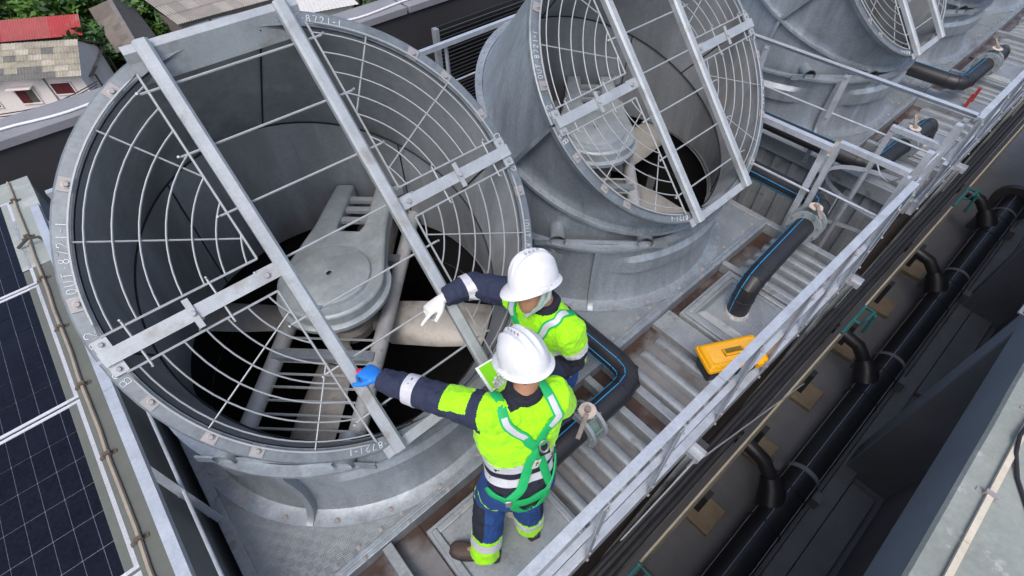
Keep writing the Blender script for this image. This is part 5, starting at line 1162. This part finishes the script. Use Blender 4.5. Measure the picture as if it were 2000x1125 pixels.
aw = px(150, 100, -11.0); tg = thing('green_awning', (aw.x, aw.y, GROUND_Z), 'dark green corrugated awning beside the white house roof', 'awning'); roof_sheets(tg, px(148, 113, -11.2), px(166, 112, -11.2), px(132, 88, -10.8), px(150, 84, -10.8), 2, 2, [mat('green_sheet', (.05, .10, .085), .7)], 5, .03)
for q in (px(149, 112, -11.2), px(165, 111, -11.2)): MB().tube([(q.x, q.y, GROUND_Z), (q.x, q.y, -11.2)], .05, 8).build('post', bark, tg)
# power wires
wl_ = MB(); 
for k in range(3): 
    a = px(-20, 226+5*k, -6); b = px(190, 158+6*k, -6); wl_.tube([a.lerp(b, i/8)-V((0, 0, .25*sin(PI*i/8))) for i in range(9)], .02, 5)
tag(wl_.build('overhead_wires', blk_rub), 'overhead wires sagging in front of the white house wall', 'wires')
# trees
def leaf_cloud(m, c_, r_, n, ls, mi):
    for _ in range(n):
        while True:
            q = V((random.uniform(-1, 1), random.uniform(-1, 1), random.uniform(-1, 1)))
            if .25 < q.length < 1: break
        p = V(c_)+V((q.x*r_[0], q.y*r_[1], q.z*r_[2])); a = V((random.gauss(0, 1), random.gauss(0, 1), random.gauss(0, .6))).normalized(); b_ = a.cross(V((random.gauss(0, 1), random.gauss(0, 1), random.gauss(0, 1)))).normalized(); s = ls*random.uniform(.6, 1.3)
        m.add([p-a*s, p+b_*s*.4, p+a*s, p-b_*s*.4], [(0, 1, 2, 3)], random.choice(mi))
def tree(p, h, r_, label, mi=(0, 0, 1, 2), n=1500, ls=.3):
    t = thing('garden_tree', (p.x, p.y, GROUND_Z), label, 'tree', 'trees in the garden below'); b = V((p.x, p.y, GROUND_Z)); top = b+V((0, 0, h*.6)); m = MB(); m.tube([b, b+V((.1, .05, h*.3)), top], [.22, .16, .10], 8)
    cl_ = []
    for k in range(9):
        a = 2.4*k; rr = r_*random.uniform(.35, .8); c_ = b+V((rr*cos(a), rr*sin(a), h*random.uniform(.55, .92))); cl_.append(c_); m.tube([b+V((.08, .04, h*.35)), c_], [.08, .02], 5)
    cl_.append(b+V((0, 0, h*.9))); m.build('trunk', bark, t); m = MB()
    for c_ in cl_: leaf_cloud(m, c_, [r_*random.uniform(.35, .6)]*2+[r_*random.uniform(.25, .45)], n//10, ls, mi)
    m.build('crown', [leafA, leafB, leafC], t)
def banana(p, label, n=9, L=2.6):
    t = thing('banana_plant', (p.x, p.y, GROUND_Z), label, 'plant', 'banana plants in the garden below'); b = V((p.x, p.y, GROUND_Z)); MB().tube([b, b+V((0, 0, 2.2))], [.18, .12], 8).build('stem', mat('banana_stem', (.13, .17, .05), .7), t)
    for k in range(n):
        a = 2*PI*k/n+random.uniform(-.3, .3); d = V((cos(a), sin(a), 0)); s = V((-d.y, d.x, 0)); rise = random.uniform(.5, 1.1); rg = []
        for i in range(7):
            f = i/6; c_ = b+V((0, 0, 2.1))+d*L*f*.9+V((0, 0, rise*L*(f-.95*f*f))); w = .36*sin(PI*min(1, f*.92+.08))**.7; rg.append([c_-s*w+V((0, 0, .12*w)), c_, c_+s*w+V((0, 0, .12*w))])
        MB().loft(rg, closed=False, caps=False).build('leaf', leafC if k % 3 else leafA, t)
for (x_, y_, zt, h, r_, lb, mi) in ((100, 18, -11, 4.5, 2.6, 'bushy green tree behind the red roof', (0, 2, 2)), (140, 8, -11, 5, 3.0, 'broad dark tree between red and brown roofs', (0, 1, 1)), (165, 40, -12, 3.5, 1.8, 'light green shrubby tree beside the red roof end', (2, 2, 0)), (205, 118, -11.5, 3.6, 1.7, 'small round tree beside the brown house wall', (0, 1, 2)), (190, 90, -12, 3.4, 2.0, 'dark tree in the gap below the brown roof', (1, 1, 0)), (300, 45, -11, 4.6, 2.0, 'leafy tree between the brown house and long shed', (0, 0, 2)), (275, 14, -11, 5, 2.0, 'dark tree behind the brown gable roof', (1, 1, 0)), (40, 32, -12, 3.5, 2.2, 'low yellowish tree left of the red roof back', (0, 2, 1)), (0, 8, -11, 5, 2.6, 'dark tree above the red roof far left', (1, 1, 0)), (175, 10, -11, 5, 2.4, 'mid green tree right of the banana plants', (0, 1, 2)), (690, -8, -11, 5, 2.5, 'dark tree behind the white flat roof', (1, 1, 0)), (215, 150, -12.5, 3.2, 1.6, 'dark shrub at the foot of the brown house', (1, 1, 0)), (205, 150, -12.5, 4.2, 1.9, 'dense dark tree beside the lean-to roof', (1, 1, 0)), (232, 160, -12.5, 3.8, 1.8, 'dark leafy tree in front of the brown house', (1, 0, 1)), (192, 118, -12, 4.0, 1.6, 'mid green tree between lean-to and brown house', (0, 1, 2)), (330, 58, -12, 3.4, 1.6, 'shrub at the near corner of the long shed', (0, 1, 2))):
    tree(px(x_, y_, zt), h, r_, lb, mi)
banana(px(48, 18, -12), 'pale banana plant above the red roof'); banana(px(84, 10, -12), 'banana plant beside the bushy tree behind the red roof'); banana(px(172, 36, -12.5), 'banana plant near the orange tub', 8, 2.0); banana(px(20, 5, -12), 'banana plant left of the pale one')
und = MB()
for _ in range(5200):
    p = px(random.uniform(-60, 760), random.uniform(-60, 230), GROUND_Z); 
    if p.y < 25 or p.y > 90: continue
    leaf_cloud(und, p+V((0, 0, .3)), (.5, .5, .35), 1, .35, (0, 1, 1, 2))
uo = und.build('undergrowth', [leafA, leafB, leafC]); uo['kind'] = 'stuff'; uo['label'] = 'mixed low undergrowth covering the garden ground'; uo['category'] = 'undergrowth'
